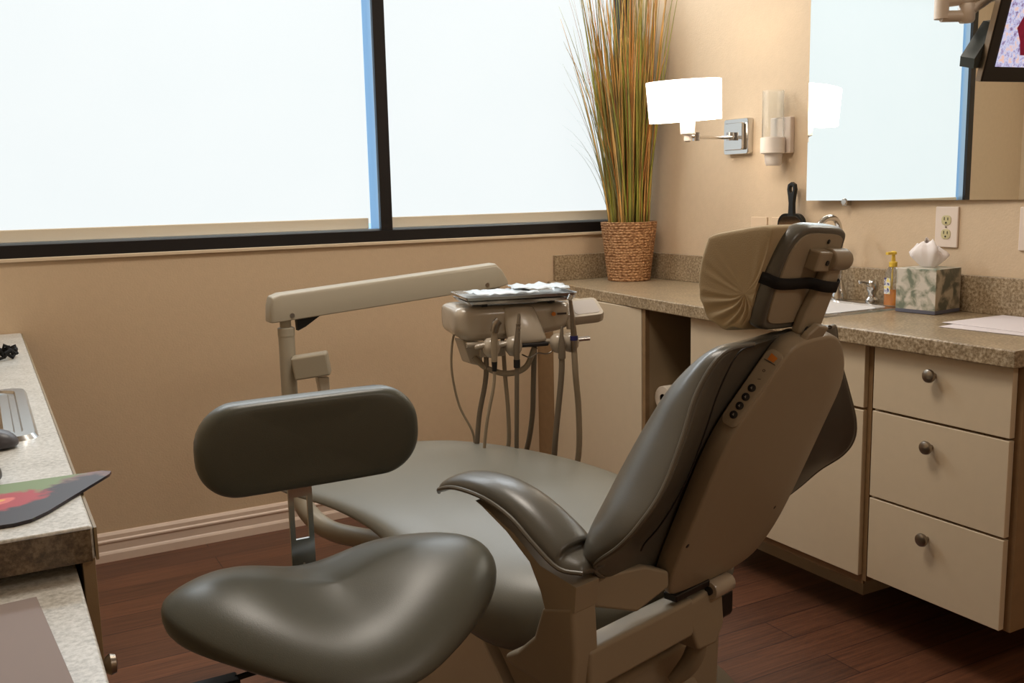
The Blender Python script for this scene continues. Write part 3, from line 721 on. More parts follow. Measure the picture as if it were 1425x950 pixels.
# pillow strapped on the headrest
PW = thing('head_pillow', 'wrinkled tan fabric pillow held on the headrest by a black elastic strap', 'pillow', (1.145, 1.33, 0), math.radians(15))
rings = []; ns = 40
prof = [(-.140, .962), (-.118, .950), (-.086, .948), (-.060, .964), (-.044, 1.000), (-.044, 1.045), (-.058, 1.090), (-.068, 1.102), (-.12, 1.112), (-.176, 1.118), (-.182, 1.095), (-.158, 1.02)]
pc = cr([(y, z, 0) for y, z in prof], 5, True); cen = Vector((-.105, 1.035, 0))
nsx = [(-.113, .93), (-.112, .975), (-.105, .995), (-.095, 1.0), (-.05, 1.02), (0, 1.03), (.05, 1.02), (.09, 1.0), (.105, .97), (.109, .90), (.107, .80)]
for s_, k in nsx:
    ring = []
    for j, p in enumerate(pc):
        q = cen + (p-cen)*k; d = p - cen; ang = math.atan2(d.y, d.x)
        wr = .0030*math.sin(ang*17 + 1.3*math.sin(ang*3)) * (1 if -2.6 < ang < .35 else .1)
        q2 = q + d.normalized()*wr
        ring.append((s_ + .5*wr - (q.y-1.035)*math.sin(ROLL)*0, q2.x, q2.y - s_*math.sin(ROLL)*.8))
    rings.append(ring)
pb = MB(); n = len(pc)
side = []
for sx_, lst in ((-1, (.75, .5, .25)), ):
    for k in lst:
        ring = []
        for j, p in enumerate(pc):
            d = p-cen; ang = math.atan2(d.y, d.x)
            wr = .0040*math.sin(ang*19 + 1.3*math.sin(ang*3)) * (1 if -2.6 < ang < .35 else .12) * (k*1.5 if k > .4 else .8)
            q = cen + Vector((-.040, -.035, 0))*(1-k) + d*k; ring.append((-.114 + wr, q.x, q.y + .114*math.sin(ROLL)*.8))
        side.insert(0, ring)
pb.loft(side + rings); pb.build('pillow_cover', M['pillow'], PW, sub=1)
# strap across the rear of the headrest, its ends sewn under the pillow cover
o1 = [(-.104, -.020), (-.103, -.004), (-.094, .0115), (-.05, .0135), (-.01, .017), (.012, .0315), (.045, .0335), (.070, .031), (.088, .008), (.0945, -.018)]
r0 = cr([(s_, n_, 0) for s_, n_ in o1], 5)
rg = []
for i, p in enumerate(r0):
    u = -.010 + .0015*math.sin(i*.35); tg = (r0[min(i+1, len(r0)-1)] - r0[max(i-1, 0)]).normalized(); nx_, ny_ = -tg.y, tg.x
    if ny_ < 0 and abs(tg.x) > .3: nx_, ny_ = -nx_, -ny_
    rg.append([hp_(p.x + nx_*d, u + du, p.y + ny_*d) for du, d in ((-.0095, 0), (.0095, 0), (.0095, .002), (-.0095, .002))])
b = MB(); b.loft(rg); b.build('elastic_strap', M['strap'], PW, auto=False)

# ------------------------------------------------------------------ delivery unit (pole, arm, head) -------------------------
DU = thing('delivery_unit', 'beige dental delivery unit on a swing arm with its instrument head over the chair foot', 'dental unit', (.725, 2.60, 0))
def dl(x, y, z): return Vector((x-.725, y-2.60, z))
b = MB(); b.tube([dl(.735, 2.655, .815), dl(.733, 2.65, .44)], .0225, 24); b.tube([dl(.735, 2.655, .80), dl(.735, 2.655, .822), dl(.735, 2.655, .824)], [.0235, .0235, .020], 24)
b.build('pole', M['arm'], DU)
b = MB(); b.tube([dl(.735, 2.658, .815), dl(.735, 2.658, .862)], .0155, 20); b.build('pole_neck', M['arm'], DU)
b = MB(); b.tube(cr([dl(.733, 2.65, .45), dl(.736, 2.635, .37), dl(.75, 2.59, .30), dl(.80, 2.52, .255), dl(.90, 2.38, .245), dl(1.0, 2.1, .245), dl(1.06, 1.93, .245)], 5), .03, 16, flat=.9); b.build('support_beam', M['arm'], DU)
b = MB(); b.box(-.005, .095, -.022, .022, -.035, .030, T=Matrix.Translation(dl(.745, 2.62, .715)) @ Matrix.Rotation(math.radians(-8), 4, 'Y') @ Matrix.Rotation(math.radians(-25), 4, 'Z'))
b.build('side_bracket', M['arm'], DU, bevel=.006)
b = MB(); b.prism([dl(.797, 2.585, .685), dl(.828, 2.575, .685), dl(.828, 2.575, .63), dl(.808, 2.58, .60)], (.0, .03, 0)); b.build('bracket_hook', M['plastic2'], DU, bevel=.004)
# arm: long trapezoid box with rounded top
A0, A1 = dl(.700, 2.655, .878), dl(1.440, 2.685, .928)
ax = (A1-A0).normalized(); ay = Vector((0, 0, 1)).cross(ax).normalized(); az = ax.cross(ay)
Ln = (A1-A0).length
def asec(x, h0, h1, w):
    return [A0 + ax*x + ay*y_ + az*z_ for y_, z_ in ((-w, h0), (-w, h1-.012), (-w+.004, h1-.004), (-w+.012, h1), (w-.012, h1), (w-.004, h1-.004), (w, h1-.012), (w, h0))]
b = MB(); b.loft([asec(-.018, -.034, -.020, .018), asec(-.012, -.036, .014, .024), asec(-.004, -.036, .036, .027), asec(.02, -.036, .042, .028), asec(Ln*.55, -.036, .041, .028), asec(Ln-.03, -.036, .040, .028), asec(Ln-.01, -.034, .020, .026), asec(Ln+.012, -.032, -.015, .018)])
am = b.build('swing_arm', M['arm'], DU, bevel=.003)
for x in (.045, Ln-.07): 
    o = MB().tube([A0 + ax*x - ay*.0275 - az*.022, A0 + ax*x - ay*.0300 - az*.022], .0065, 16).build('bolt', M['nickel'], am)
b = MB(); b.prism([A0 + ax*.062 + az*-.035 - ay*.012, A0 + ax*.135 + az*-.035 - ay*.012, A0 + ax*.085 + az*-.062 - ay*.012, A0 + ax*.062 + az*-.070 - ay*.012], tuple(ay*.02)); b.build('rubber_boot', M['rubber'], DU)
# coupling from the arm end to the head
b = MB(); b.tube(cr([dl(1.41, 2.69, .89), dl(1.41, 2.66, .850), dl(1.38, 2.50, .835), dl(1.30, 2.38, .835)], 5), .022, 16); b.build('head_coupling', M['arm'], DU)
HD = Matrix.Translation(dl(1.255, 2.25, .855)) @ Matrix.Rotation(math.radians(-12), 4, 'Z')
def hring(x, w0, w1, z0, z1, r=.02, sh=0):
    cyy = (w0+w1)/2; czz = (z0+z1)/2
    return [HD @ Vector((x, cyy+y, czz+z)) for y, z in rrect(w1-w0, z1-z0, r, 6)]
b = MB(); b.loft([hring(-.190, -.045, .10, -.026, .026, .018), hring(-.186, -.055, .11, -.034, .032, .022), hring(-.170, -.064, .115, -.048, .037, .025), hring(-.15, -.070, .115, -.055, .038, .028), hring(-.05, -.070, .115, -.055, .038, .028), hring(.08, -.060, .11, -.046, .038, .026), hring(.125, -.050, .10, -.036, .036, .024), hring(.14, -.035, .09, -.028, .028, .02)])
hb = b.build('control_head', M['plastic2'], DU, sub=1)
# curved front apron
b = MB(); rg = []
for k in range(9):
    a = k/8; y = -.065 - .028*math.sin(a*PI*.55); z = .036 - .100*a; hw = .045 + .012*a
    rg.append([HD @ Vector((-.02 + x + .02*a, y + dy, z)) for x, dy in ((-hw, .01), (-hw*.7, -.006), (0, -.010), (hw*.7, -.006), (hw, .01), (hw, .03), (-hw, .03))])
b.loft(rg); b.build('front_apron', M['plastic2'], hb, sub=1)
MB().box(-.045, .050, -.104, -.05, -.070, -.060, T=HD).build('apron_slot', M['dark'], hb, bevel=.003)
MB().tube([HD @ Vector((.078, -.063, .008)), HD @ Vector((.078, -.0665, .008))], .0055, 16).build('orange_mark', M['logo'], hb)
MB().box(.089, .115, -.0635, -.061, .005, .010, T=HD).build('text_mark', M['greytxt'], hb, smooth=False)
# key pad at the right end
KP = HD @ Matrix.Translation((.175, -.01, .010)) @ Matrix.Rotation(math.radians(28), 4, 'X') @ Matrix.Rotation(math.radians(-4), 4, 'Y')
b = MB(); b.loft([[KP @ Vector((x*s, y*s, z)) for x, y in rrect(.115, .085, .016, 6)] for s, z in ((.9, -.024), (1, -.018), (1, .0), (.96, .005))]); kp = b.build('key_pad', M['plastic2'], DU)
b = MB(); b.loft([[KP @ Vector((.012+x, y, z)) for x, y in rrect(.070, .062, .010, 6)] for z in (.0051, .0058)]); b.build('key_pad_face', mat('pad_grey', rgb(165, 155, 146), .35), kp)
MB().tube([KP @ Vector((-.045, -.030, .0)), KP @ Vector((-.045, -.052, -.012)), KP @ Vector((-.045, -.056, -.02))], .012, 12).build('end_knob', M['plastic2'], kp)
# instrument holders and chrome bar
MB().tube([HD @ Vector((.10, -.085, -.062)), HD @ Vector((.170, -.088, -.060))], .0060, 12).build('chrome_bar', M['chrome'], DU)
MB().tube([HD @ Vector((-.16, -.06, -.060)), HD @ Vector((.12, -.085, -.062))], .007, 10).build('holder_rail', M['plastic2'], DU)
hx_ = [(-.105, 1), (-.045, 1), (.078, 0), (.112, 0)]
for x, tail in hx_:
    b = MB(); y = -.098
    b.lathe([(.001, -.030), (.012, -.027), (.021, -.015), (.0235, 0), (.020, .013), (.012, .021), (.001, .023)], n=24)
    o = b.build('instrument_holder', M['plastic2'], DU); o.matrix_local = Matrix.Translation(HD @ Vector((x, y, -.062)))
    if tail:
        MB().tube([(-.015, 0, .006), (-.040, .004, .002), (-.044, .004, .001)], [.006, .0065, .004], 10).build('holder_lever', M['plastic2'], o)
MB().tube(cr([HD @ Vector(p) for p in ((-.02, -.09, -.09), (.0, -.10, -.098), (.02, -.10, -.088), (.05, -.10, -.090), (.085, -.09, -.070))], 5), .0018, 6).build('wire', M['nickel'], DU)
b = MB(); b.prism([HD @ Vector(p) for p in ((-.165, -.03, -.05), (-.11, -.03, -.06), (-.11, -.03, -.125), (-.145, -.03, -.115))], (0, .05, 0)); b.box(-.12, -.05, -.04, -.01, -.10, -.075, T=HD); b.build('hose_bracket', M['plastic2'], DU, bevel=.004)

# handpieces: each with its own hose, resting in a holder
def handpiece(lab, x, kind, hose, hr, hm, tipz=.0):
    t = thing('handpiece', lab, 'dental instrument', tuple(Vector((.725, 2.60, 0)) + HD @ Vector((x, -.125, -.062))), 0, 'instruments in the delivery unit holders')
    if kind == 'syringe':
        b = MB(); b.tube([(0, 0, -.035), (.001, 0, .02), (.003, 0, .05)], [.008, .009, .008], 14); b.build('body', M['hose'], t)
        b = MB(); b.tube(cr([(.002, 0, .042), (.006, -.004, .062), (.013, -.006, .070)], 4), .011, 14); b.build('head', M['nickel'], t)
        MB().tube([(0, 0, -.06), (0, 0, -.03)], [.006, .008], 12).build('sleeve', M['rubber'], t)
    elif kind == 'drill':
        b = MB(); b.tube([(0, 0, -.035), (.0, 0, .0), (.004, 0, .03), (.009, 0, .075), (.0095, 0, .085)], [.0075, .0085, .0065, .0045, .003], 12); b.build('body', M['hosedk'], t)
        for z in (.035, .045, .055): MB().lathe([(.0060, 0), (.0066, .002), (.006, .004)], c=(.0035+z*.06, 0, z), n=12).build('grip_ring', M['nickel'], t)
        MB().tube([(0, 0, -.055), (0, 0, -.034)], .0085, 12).build('band', M['rubber'], t)
    elif kind == 'short':
        b = MB(); b.tube([(0, 0, -.04), (0, 0, .0), (.0, 0, .02), (.001, 0, .043)], [.010, .009, .0055, .0035], 12); b.build('body', M['hosedk'], t)
    else:
        b = MB(); b.tube([(0, 0, -.025), (.0, 0, .01), (-.003, 0, .06), (-.010, 0, .115)], [.008, .009, .0065, .0045], 12); b.build('body', M['nickel'], t)
        b = MB(); b.tube([(-.014, 0, .112), (-.007, 0, .124)], .0070, 14); b.build('head', M['steel'], t)
        MB().tube([(0, 0, .006), (0, 0, .018)], .0105, 14).build('band', M['blue'], t)
    pts = cr(hose, 6)
    MB().tube(pts, hr, 10).build('hose', hm, t)
    return t
handpiece('grey air-water syringe with an angled metal head in the leftmost instrument holder', -.105, 'syringe', [(0, 0, -.05), (-.004, .0, -.10), (-.022, .01, -.20), (-.028, .03, -.33), (-.026, .06, -.42)], .0042, M['hose'])
handpiece('slim dark handpiece with ringed grip in the second holder from the left', -.045, 'drill', [(0, 0, -.05), (-.002, 0, -.12), (.0, .01, -.24), (.012, .04, -.36), (.016, .08, -.42)], .0060, M['hosedk'])
handpiece('short dark handpiece in the holder just left of the blue-banded one', .078, 'short', [(0, 0, -.035), (-.004, 0, -.10), (-.016, .01, -.24), (-.016, .03, -.36), (-.012, .06, -.42)], .0078, M['hosedk'])
handpiece('tall metal handpiece with a blue band in the rightmost holder', .112, 'tall', [(0, 0, -.02), (.004, 0, -.09), (.018, .01, -.18), (.024, .02, -.30), (.014, .04, -.40)], .0080, M['hose'])
# loose hoses of the unit
def hose(pts, r, m, nm='supply_hose'):
    MB().tube(cr([dl(*p) for p in pts], 7), r, 10).build(nm, m, DU)
hose([(1.100, 2.30, .835), (1.082, 2.30, .80), (1.076, 2.30, .72), (1.095, 2.30, .62), (1.125, 2.28, .54), (1.135, 2.30, .46)], .0032, M['hose'])
hose([(1.150, 2.24, .80), (1.147, 2.24, .70), (1.130, 2.25, .60), (1.122, 2.26, .50), (1.125, 2.30, .44)], .0068, M['hosedk'])
hose([(1.20, 2.24, .80), (1.205, 2.24, .70), (1.212, 2.24, .60), (1.215, 2.25, .50), (1.20, 2.28, .44)], .0058, M['hose'])
hose([(1.275, 2.20, .79), (1.275, 2.21, .68), (1.275, 2.22, .58), (1.265, 2.24, .48), (1.25, 2.27, .43)], .0072, M['hosedk'])
hose([(1.118, 2.25, .757), (1.15, 2.24, .725), (1.20, 2.22, .708), (1.24, 2.19, .725), (1.258, 2.17, .78)], .0078, M['hose'], 'looped_hose')
# tray with pouches
TR = Matrix.Rotation(0, 4, 'Z')
t = thing('instrument_tray', 'shallow steel tray on top of the delivery unit head', 'tray', (.725+0, 2.60, 0))
T2 = Matrix.Translation(HD.translation) @ Matrix.Rotation(math.radians(-12), 4, 'Z') @ Matrix.Translation((-.015, -.005, 0))
bb = MB(); R_ = lambda w, h, z: [T2 @ Vector((x, y, z)) for x, y in rrect(w, h, .015, 5)]
bb.loft([R_(.26, .14, .046), R_(.285, .170, .047), R_(.295, .180, .054), R_(.290, .175, .054), R_(.28, .165, .049)]); bb.build('lower_tray', M['steel'], t)
bb = MB(); bb.loft([R_(.27, .155, .056), R_(.298, .182, .058), R_(.304, .188, .066), R_(.298, .182, .066), R_(.288, .172, .060)]); bb.build('upper_tray', M['steel'], t)
MB().box(-.10, -.085, -.05, .05, .036, .047, T=T2).build('tray_foot', M['dark'], t)
MB().box(.085, .10, -.05, .05, .036, .047, T=T2).build('tray_foot', M['dark'], t)
def pouch(cx_, cy_, w, h, rz, lab, z, sd):
    random.seed(sd); nx, ny = 12, 8; T3 = T2 @ Matrix.Translation((cx_, cy_, z)) @ Matrix.Rotation(rz, 4, 'Z')
    top = []; bot = []
    for j in range(ny+1):
        for i in range(nx+1):
            x = (i/nx-.5)*w; y = (j/ny-.5)*h
            e = .005*math.sin(i*1.3+sd)*math.cos(j*1.1+sd) + random.uniform(-.0015, .002) + .004
            if i in (0, nx) or j in (0, ny): e = random.uniform(.000, .006)
            top.append(T3 @ Vector((x, y, max(e, .0005)+.0012))); bot.append(T3 @ Vector((x, y, max(e, .0005))))
    n1 = nx+1; fs = [(j*n1+i, j*n1+i+1, (j+1)*n1+i+1, (j+1)*n1+i) for j in range(ny) for i in range(nx)]
    b = MB(); k = len(top)
    per = [i for i in range(n1)] + [j*n1+nx for j in range(1, ny+1)] + [ny*n1+i for i in range(nx-1, -1, -1)] + [j*n1 for j in range(ny-1, 0, -1)]
    b.add(top+bot, fs + [tuple(q+k for q in f[::-1]) for f in fs] + [(per[i], per[(i+1) % len(per)], k+per[(i+1) % len(per)], k+per[i]) for i in range(len(per))])
    o = b.build('instrument_pouch', M['pouch'], None, auto=False)
    o.location = (.725, 2.60, 0); tag(o, lab, 'pouch', 'sterile pouches on the tray')
pouch(-.035, -.01, .17, .12, .10, 'crinkled clear sterile pouch at the left of the steel tray', .066, 3)
pouch(.075, .015, .15, .125, -.12, 'crinkled white sterile pouch at the right of the steel tray', .073, 5)
random.seed(11)

# ------------------------------------------------------------------ operator stool
ST = thing('operator_stool', 'grey-green dental stool with a saddle seat and pad backrest in front of the chair', 'stool', (.430, 1.335, 0))
def saddle_out(a):
    # plan outline radius: wide at the rear sides, narrower at the front (-y)
    x, y = math.cos(a), math.sin(a)
    rx = .258; 
    ry = .150 if y > 0 else .19
    X = rx*math.copysign(abs(x)**.85, x); Y = ry*math.copysign(abs(y)**.95, y)
    if y < 0: X *= 1 - .42*(-y)**1.6
    return X, Y
def saddle_z(X, Y):
    u = X/.25; v = Y/.17
    z = .640 + .030*(u*u)*(1 if u > 0 else .55) * (1 if v > -.4 else max(0, 1+ (v+.4)*.9)) - .026*math.exp(-((u+.1)/.33)**2)*(1 if v > -.3 else max(0, 1+(v+.3)*1.4))
    z -= .058*max(0, .12-v)**1.25 * (.55 + .45*math.exp(-(u/.6)**2))
    z -= .010*u
    z += .018*max(0, v)*(abs(u) < 2)*0
    return z
rings = []; n = 48
for q in (.02, .2, .38, .55, .70, .83, .92, .98, 1.0, .99, .95, .88, .75, .5, .2, .02):
    rings.append(q)
R2 = []
lev = [(.03, 0), (.2, 0), (.38, 0), (.55, -.001), (.70, -.006), (.83, -.015), (.92, -.027), (.975, -.040), (1.0, -.054), (.985, -.073), (.94, -.087), (.86, -.096), (.70, -.100), (.4, -.100), (.05, -.100)]
for q, dz in lev:
    ring = []
    for k in range(n):
        a = 2*PI*k/n; X, Y = saddle_out(a)
        zz = saddle_z(X*min(q, .9), Y*min(q, .9)) + dz
        if dz < -.07: zz = zz*.6 + .4*(.560)
        if dz < -.03 and X < 0: zz += .016*min(1, -X/.2)*min(1, (-dz-.03)/.03)
        ring.append((X*q, Y*q, zz))
    R2.append(ring)
MB().loft(R2).build('seat', M['vinyl_stool'], ST, sub=1)
# backrest pad
b = MB(); cb = Vector((.016, .175, .793)); rg = []
for k, (s, d) in enumerate(((.80, -.026), (.93, -.024), (.985, -.014), (1.0, 0), (.985, .016), (.93, .026), (.82, .030), (.4, .032))):
    rg.append([cb + Vector((x*s, d + .30*(x*s)**2*0 - .35*(x)**2, z*(1-(1-s)*1.0))) for x, z in [(p[0], p[1]) for p in rrect(.372, .153, .068, 8)]])
rg.insert(0, [cb + Vector((x*.4, -.028 - .35*(x*.4)**2, z*.4)) for x, z in rrect(.372, .153, .068, 8)])
bp_ = MB().loft(rg).build('backrest', mat('stool_back_vinyl', rgb(78, 79, 70), .36, bump=.1, bscale=600), ST, sub=1)
MB().loft([[cb + Vector((x*.990, dd - .35*x**2, z*.985)) for x, z in rrect(.372, .153, .068, 8)] for dd in (.004, .009)], cap=False).build('piping', M['dark'], bp_)
# slotted chrome upright: a flat frame bar
b = MB(); tt = []
y0 = .190
L0 = [(-.019, .575), (.019, .575), (.018, .725), (-.017, .725)]
b.box(-.020, -.0115, y0, y0+.006, .57, .735); b.box(.0115, .020, y0, y0+.006, .57, .735); b.box(-.0115, .0115, y0, y0+.006, .57, .620); b.box(-.0115, .0115, y0, y0+.006, .693, .735)
b.build('upright', M['chrome'], ST, smooth=False, bevel=.0)
b = MB(); b.tube(cr([(0, .203, .575), (0, .190, .55), (0, .15, .535), (0, .05, .532), (0, 0, .532)], 5), .014, 10, flat=.4); b.build('upright_foot', M['chrome'], ST)
b = MB(); b.lathe([(.09, .505), (.09, .512), (.03, .516)], n=24); b.lathe([(.026, .28), (.026, .51)], n=24); b.lathe([(.018, .12), (.018, .29)], n=20); b.build('gas_column', M['chrome'], ST)
b = MB(); b.tube([(-.02, .0, .520), (-.09, .0, .509), (-.165, -.005, .505)], .0045, 8); lvr = b.build('lever', M['rubber'], ST)
MB().box(-.245, -.160, -.020, .010, .499, .509).build('lever_paddle', M['rubber'], lvr, bevel=.003)
b = MB(); b.lathe([(.05, .07), (.05, .13), (.03, .14)], n=24); b.build('hub', M['rubber'], ST)
for k in range(5):
    a = 2*PI*k/5 + .3; c, s = math.cos(a), math.sin(a)
    l = MB().tube([(c*.03, s*.03, .10), (c*.17, s*.17, .085), (c*.29, s*.29, .070)], [.022, .018, .014], 12, flat=.7).build('leg', M['rubber'], ST)
    cs = MB().lathe([(.001, -.010), (.022, -.010), (.0255, -.007), (.0255, .007), (.022, .010), (.001, .010)], ax='x', n=20).build('caster', M['rubber'], l); cs.location = (c*.29, s*.29, .0260)
    MB().lathe([(.006, .04), (.006, .075)], c=(c*.29, s*.29, 0), n=10).build('caster_stem', M['nickel'], l)

# ------------------------------------------------------------------ left side counters
LX = .094
t = thing('side_counter', 'pale speckled counter top on the left, lit by the window', 'counter', (-.28, 2.3, .785))
MB().box(XL+.28, LX+.28, 1.268-2.3, W-2.3-.001, -.045, 0).build('deck', M['counterL'], t, bevel=.005)
M['edge'] = counter_mat('brown_mottled_edge', rgb(70, 58, 42), rgb(96, 80, 60), rgb(122, 106, 84))
MB().box(XL+.28, LX+.28-.004, 1.2655-2.3, 1.268-2.3, -.045, -.003).build('front_edge_band', M['edge'], t, smooth=False)
MB().box(LX+.28, LX+.28+.0035, 1.268-2.3, W-2.3-.002, -.045, -.003).build('side_edge_band', mat('tan_edge', rgb(140, 122, 92), .5), t, smooth=False)
t = thing('side_cabinet', 'tan base cabinet under the pale left counter', 'cabinet', (-.28, 2.3, 0))
MB().box(XL+.281, .072+.28, 1.41-2.3, W-2.3-.002, 0, .739).build('carcass', M['cabin'], t, smooth=False)
MB().box(.079+.28, .096+.28-.002, 1.285-2.3, 1.70-2.3, .08, .737).build('door', M['cabin'], t, bevel=.001)
MB().box(.079+.28, .096+.28-.002, 1.705-2.3, 2.50-2.3, .08, .737).build('door', M['cabin'], t, bevel=.001)
t = thing('desk_counter', 'lower speckled desk top in the bottom left corner', 'counter', (-.28, .85, .722))
MB().box(XL+.281, .073+.28, .30-.85, 1.400-.85, -.04, 0).build('deck', M['counterL'], t, bevel=.004)
t = thing('desk_cabinet', 'tan cabinet with a nickel knob under the lower desk top', 'cabinet', (-.28, .85, 0))
MB().box(XL+.281, .050+.28, .32-.85, 1.395-.85, 0, .681).build('carcass', M['cabin'], t, smooth=False)
d = MB().box(.052+.28, .068+.28, .33-.85, 1.275-.85, .08, .677).build('door', M['cabin'], t, bevel=.001)
k = MB().lathe([(.004, 0), (.004, .018), (.009, .02), (.013, .026), (.011, .032), (.001, .034)], ax='x', n=24).build('knob', M['nickel'], d); k.location = (.068+.28, 1.20-.85, .630)

# on the left counters
o = MB(); pts = []
for i in range(120):
    a = 2*PI*i/40; pts.append(Vector((.052*math.cos(a)+.004*math.sin(7*a+i), .055*math.sin(a)+.004*math.cos(5*a+i*.7), .012+.008*math.sin(i*1.7)+.004*(i//40))))
o.tube(pts, .0045, 6); o = o.build('hair_tie', M['strap']); o.location = (.010, 2.82, .786); tag(o, 'black twisted loop lying at the far end of the left counter', 'hair tie')
t = thing('small_steel_sink', 'stepped steel sink rim set in the left counter', 'sink', (-.13, 2.05, .785))
def rg2(w, h, r, z): return [(x, y, z) for x, y in rrect(w, h, r, 6)]
MB().loft([rg2(.385, .50, .03, 0), rg2(.375, .49, .03, .008), rg2(.34, .455, .03, .008), rg2(.335, .45, .03, .003), rg2(.315, .43, .03, .003), rg2(.31, .425, .03, .007), rg2(.28, .395, .03, .007), rg2(.27, .385, .03, .002)], cap=False).build('rim', M['steel'], t)
MB().loft([rg2(.27, .385, .03, .002), rg2(.265, .38, .03, .0022), rg2(.01, .01, .003, .0021)], cap=False).build('basin', mat('dark_basin', rgb(52, 40, 40), .15, metal=.7), t)
def mouse(name, lab, loc, rz, L, Wd, m):
    b = MB(); rg = []
    for z, k in ((0, .92), (.004, 1), (.012, .98), (.022, .86), (.029, .62), (.033, .3), (.034, .05)):
        rg.append([(Wd/2*k*math.copysign(abs(math.cos(a))**.8, math.cos(a)), L/2*k*math.sin(a), z) for a in [2*PI*i/28 for i in range(28)]])
    b.loft(rg); o = b.build(name, m, sub=1); o.location = loc; o.rotation_euler = (0, 0, rz); tag(o, lab, 'computer mouse'); return o
mouse('computer_mouse', 'dark grey mouse lying on the bare left counter beside the steel sink rim', (-.022, 1.775, .786), 1.25, .11, .062, mat('grey_mouse', rgb(70, 68, 72), .4))
mouse('pad_mouse', 'black mouse at the left edge of the flower mouse pad', (-.030, 1.56, .790), .2, .10, .06, M['dark']).name = 'computer_mouse.001'
# mouse pad with a water lily print
def pad_mat():
    m = bpy.data.materials.new('water_lily_print'); m.use_nodes = True
    nt = m.node_tree; N = nt.nodes; L = nt.links; b_ = N['Principled BSDF']; b_.inputs['Roughness'].default_value = .5
    tc = N.new('ShaderNodeTexCoord')
    def blob(cx_, cy_, sx_, sy_, rot, soft):
        mp = N.new('ShaderNodeMapping'); mp.vector_type = 'TEXTURE'; mp.inputs['Location'].default_value = (cx_, cy_, 0); mp.inputs['Rotation'].default_value = (0, 0, rot); mp.inputs['Scale'].default_value = (sx_, sy_, 1)
        L.new(tc.outputs['Object'], mp.inputs['Vector'])
        nz = N.new('ShaderNodeTexNoise'); nz.inputs['Scale'].default_value = 60; L.new(tc.outputs['Object'], nz.inputs['Vector'])
        vm = N.new('ShaderNodeVectorMath'); vm.operation = 'LENGTH'; 
        sep = N.new('ShaderNodeSeparateXYZ'); L.new(mp.outputs['Vector'], sep.inputs[0]); cmb = N.new('ShaderNodeCombineXYZ'); L.new(sep.outputs[0], cmb.inputs[0]); L.new(sep.outputs[1], cmb.inputs[1]); L.new(cmb.outputs[0], vm.inputs[0])
        ad = N.new('ShaderNodeMath'); ad.operation = 'MULTIPLY_ADD'; ad.inputs[1].default_value = .7; L.new(nz.outputs['Fac'], ad.inputs[0]); L.new(vm.outputs['Value'], ad.inputs[2])
        mr = N.new('ShaderNodeMapRange'); mr.inputs['From Min'].default_value = 1.35+soft; mr.inputs['From Max'].default_value = 1.35-soft; L.new(ad.outputs[0], mr.inputs['Value'])
        return mr.outputs[0]
    cur = N.new('ShaderNodeRGB'); cur.outputs[0].default_value = rgb(118, 140, 92); cur = cur.outputs[0]
    for col, args in ((rgb(58, 78, 60), (-.075, -.07, .10, .05, .3, .2)), (rgb(120, 88, 84), (.105, .0, .045, .12, -.6, .15)), (rgb(40, 34, 44), (.055, -.035, .035, .14, -.75, .12)), (rgb(44, 38, 46), (-.04, -.10, .12, .03, .1, .12)), (rgb(170, 40, 52), (-.002, -.012, .068, .040, .30, .12)), (rgb(214, 104, 96), (.0, -.008, .030, .014, .35, .10)), (rgb(225, 165, 80), (.0, -.004, .014, .006, .3, .12))):
        mx = N.new('ShaderNodeMix'); mx.data_type = 'RGBA'; L.new(blob(*args), mx.inputs[0]); L.new(cur, mx.inputs[6]); mx.inputs[7].default_value = col; cur = mx.outputs[2]
    L.new(cur, b_.inputs['Base Color']); return m
b = MB(); q = [(-.135, -.10), (.035, -.115), (.15, .058), (.152, .075), (.138, .084), (-.135, .080)]
q = [(-.135, -.105), (.020, -.115), (.040, -.108), (.060, -.085), (.150, .055), (.154, .070), (.142, .080), (-.135, .085)]
b.prism([(x, y, 0) for x, y in q], (0, 0, .004))
o = b.build('mouse_pad', [pad_mat()], smooth=False); o.location = (-.012, 1.430, .786); tag(o, 'mouse pad with a red water lily photo overhanging the left counter edge', 'mouse pad')
o = MB().box(-.10, .10, -.14, .14, 0, .0015).build('paper_sheet', M['paper2'], smooth=False); o.location = (-.066, 1.075, .723); o.rotation_euler = (0, 0, .08)
tag(o, 'grey sheet of paper on the lower desk top at bottom left', 'paper')

# ------------------------------------------------------------------ monitor on its arm, top right
TV = thing('monitor', 'black flat monitor on a pale jointed arm at the top right, showing a leafy picture', 'monitor', (1.669, 1.198, 1.368))
M0, M1, M2 = Vector((.87494, -.48373, -.02197)), Vector((.09296, .12326, .98801)), Vector((.47522, .86649, -.15281))
e1 = (M0*87.2 + M1*10.3 + M2*42).normalized(); e2 = (M0*7.8 + M1*97.2 - M2*40); e2 = (e2 - e1*e2.dot(e1)).normalized(); e3 = e1.cross(e2)
TVm = Matrix((e1, e2, e3)).transposed().to_4x4()
def tb(name, x0, x1, y0, y1, z0, z1, m, bevel=0.0, parent=TV): return MB().box(x0, x1, y0, y1, z0, z1, T=TVm).build(name, m, parent, smooth=bool(bevel), bevel=bevel)
body = tb('housing', 0, .44, 0, .27, -.014, 0, M['dark'], .003)
tb('bezel_edge', -.0015, 0.0, 0, .27, -.013, -.002, M['nickel'])
tb('screen', .026, .414, .028, .245, .0, .0012, M['screen'])
b = MB(); b.prism([TVm @ Vector(p) for p in ((-.014, .022, -.045), (.06, .03, -.045), (.06, .11, -.045), (.020, .105, -.045), (-.018, .040, -.045))], tuple(e3*.032)); b.build('rear_grip', mat('dark_grey', rgb(60, 66, 62), .5), body)
LV = None
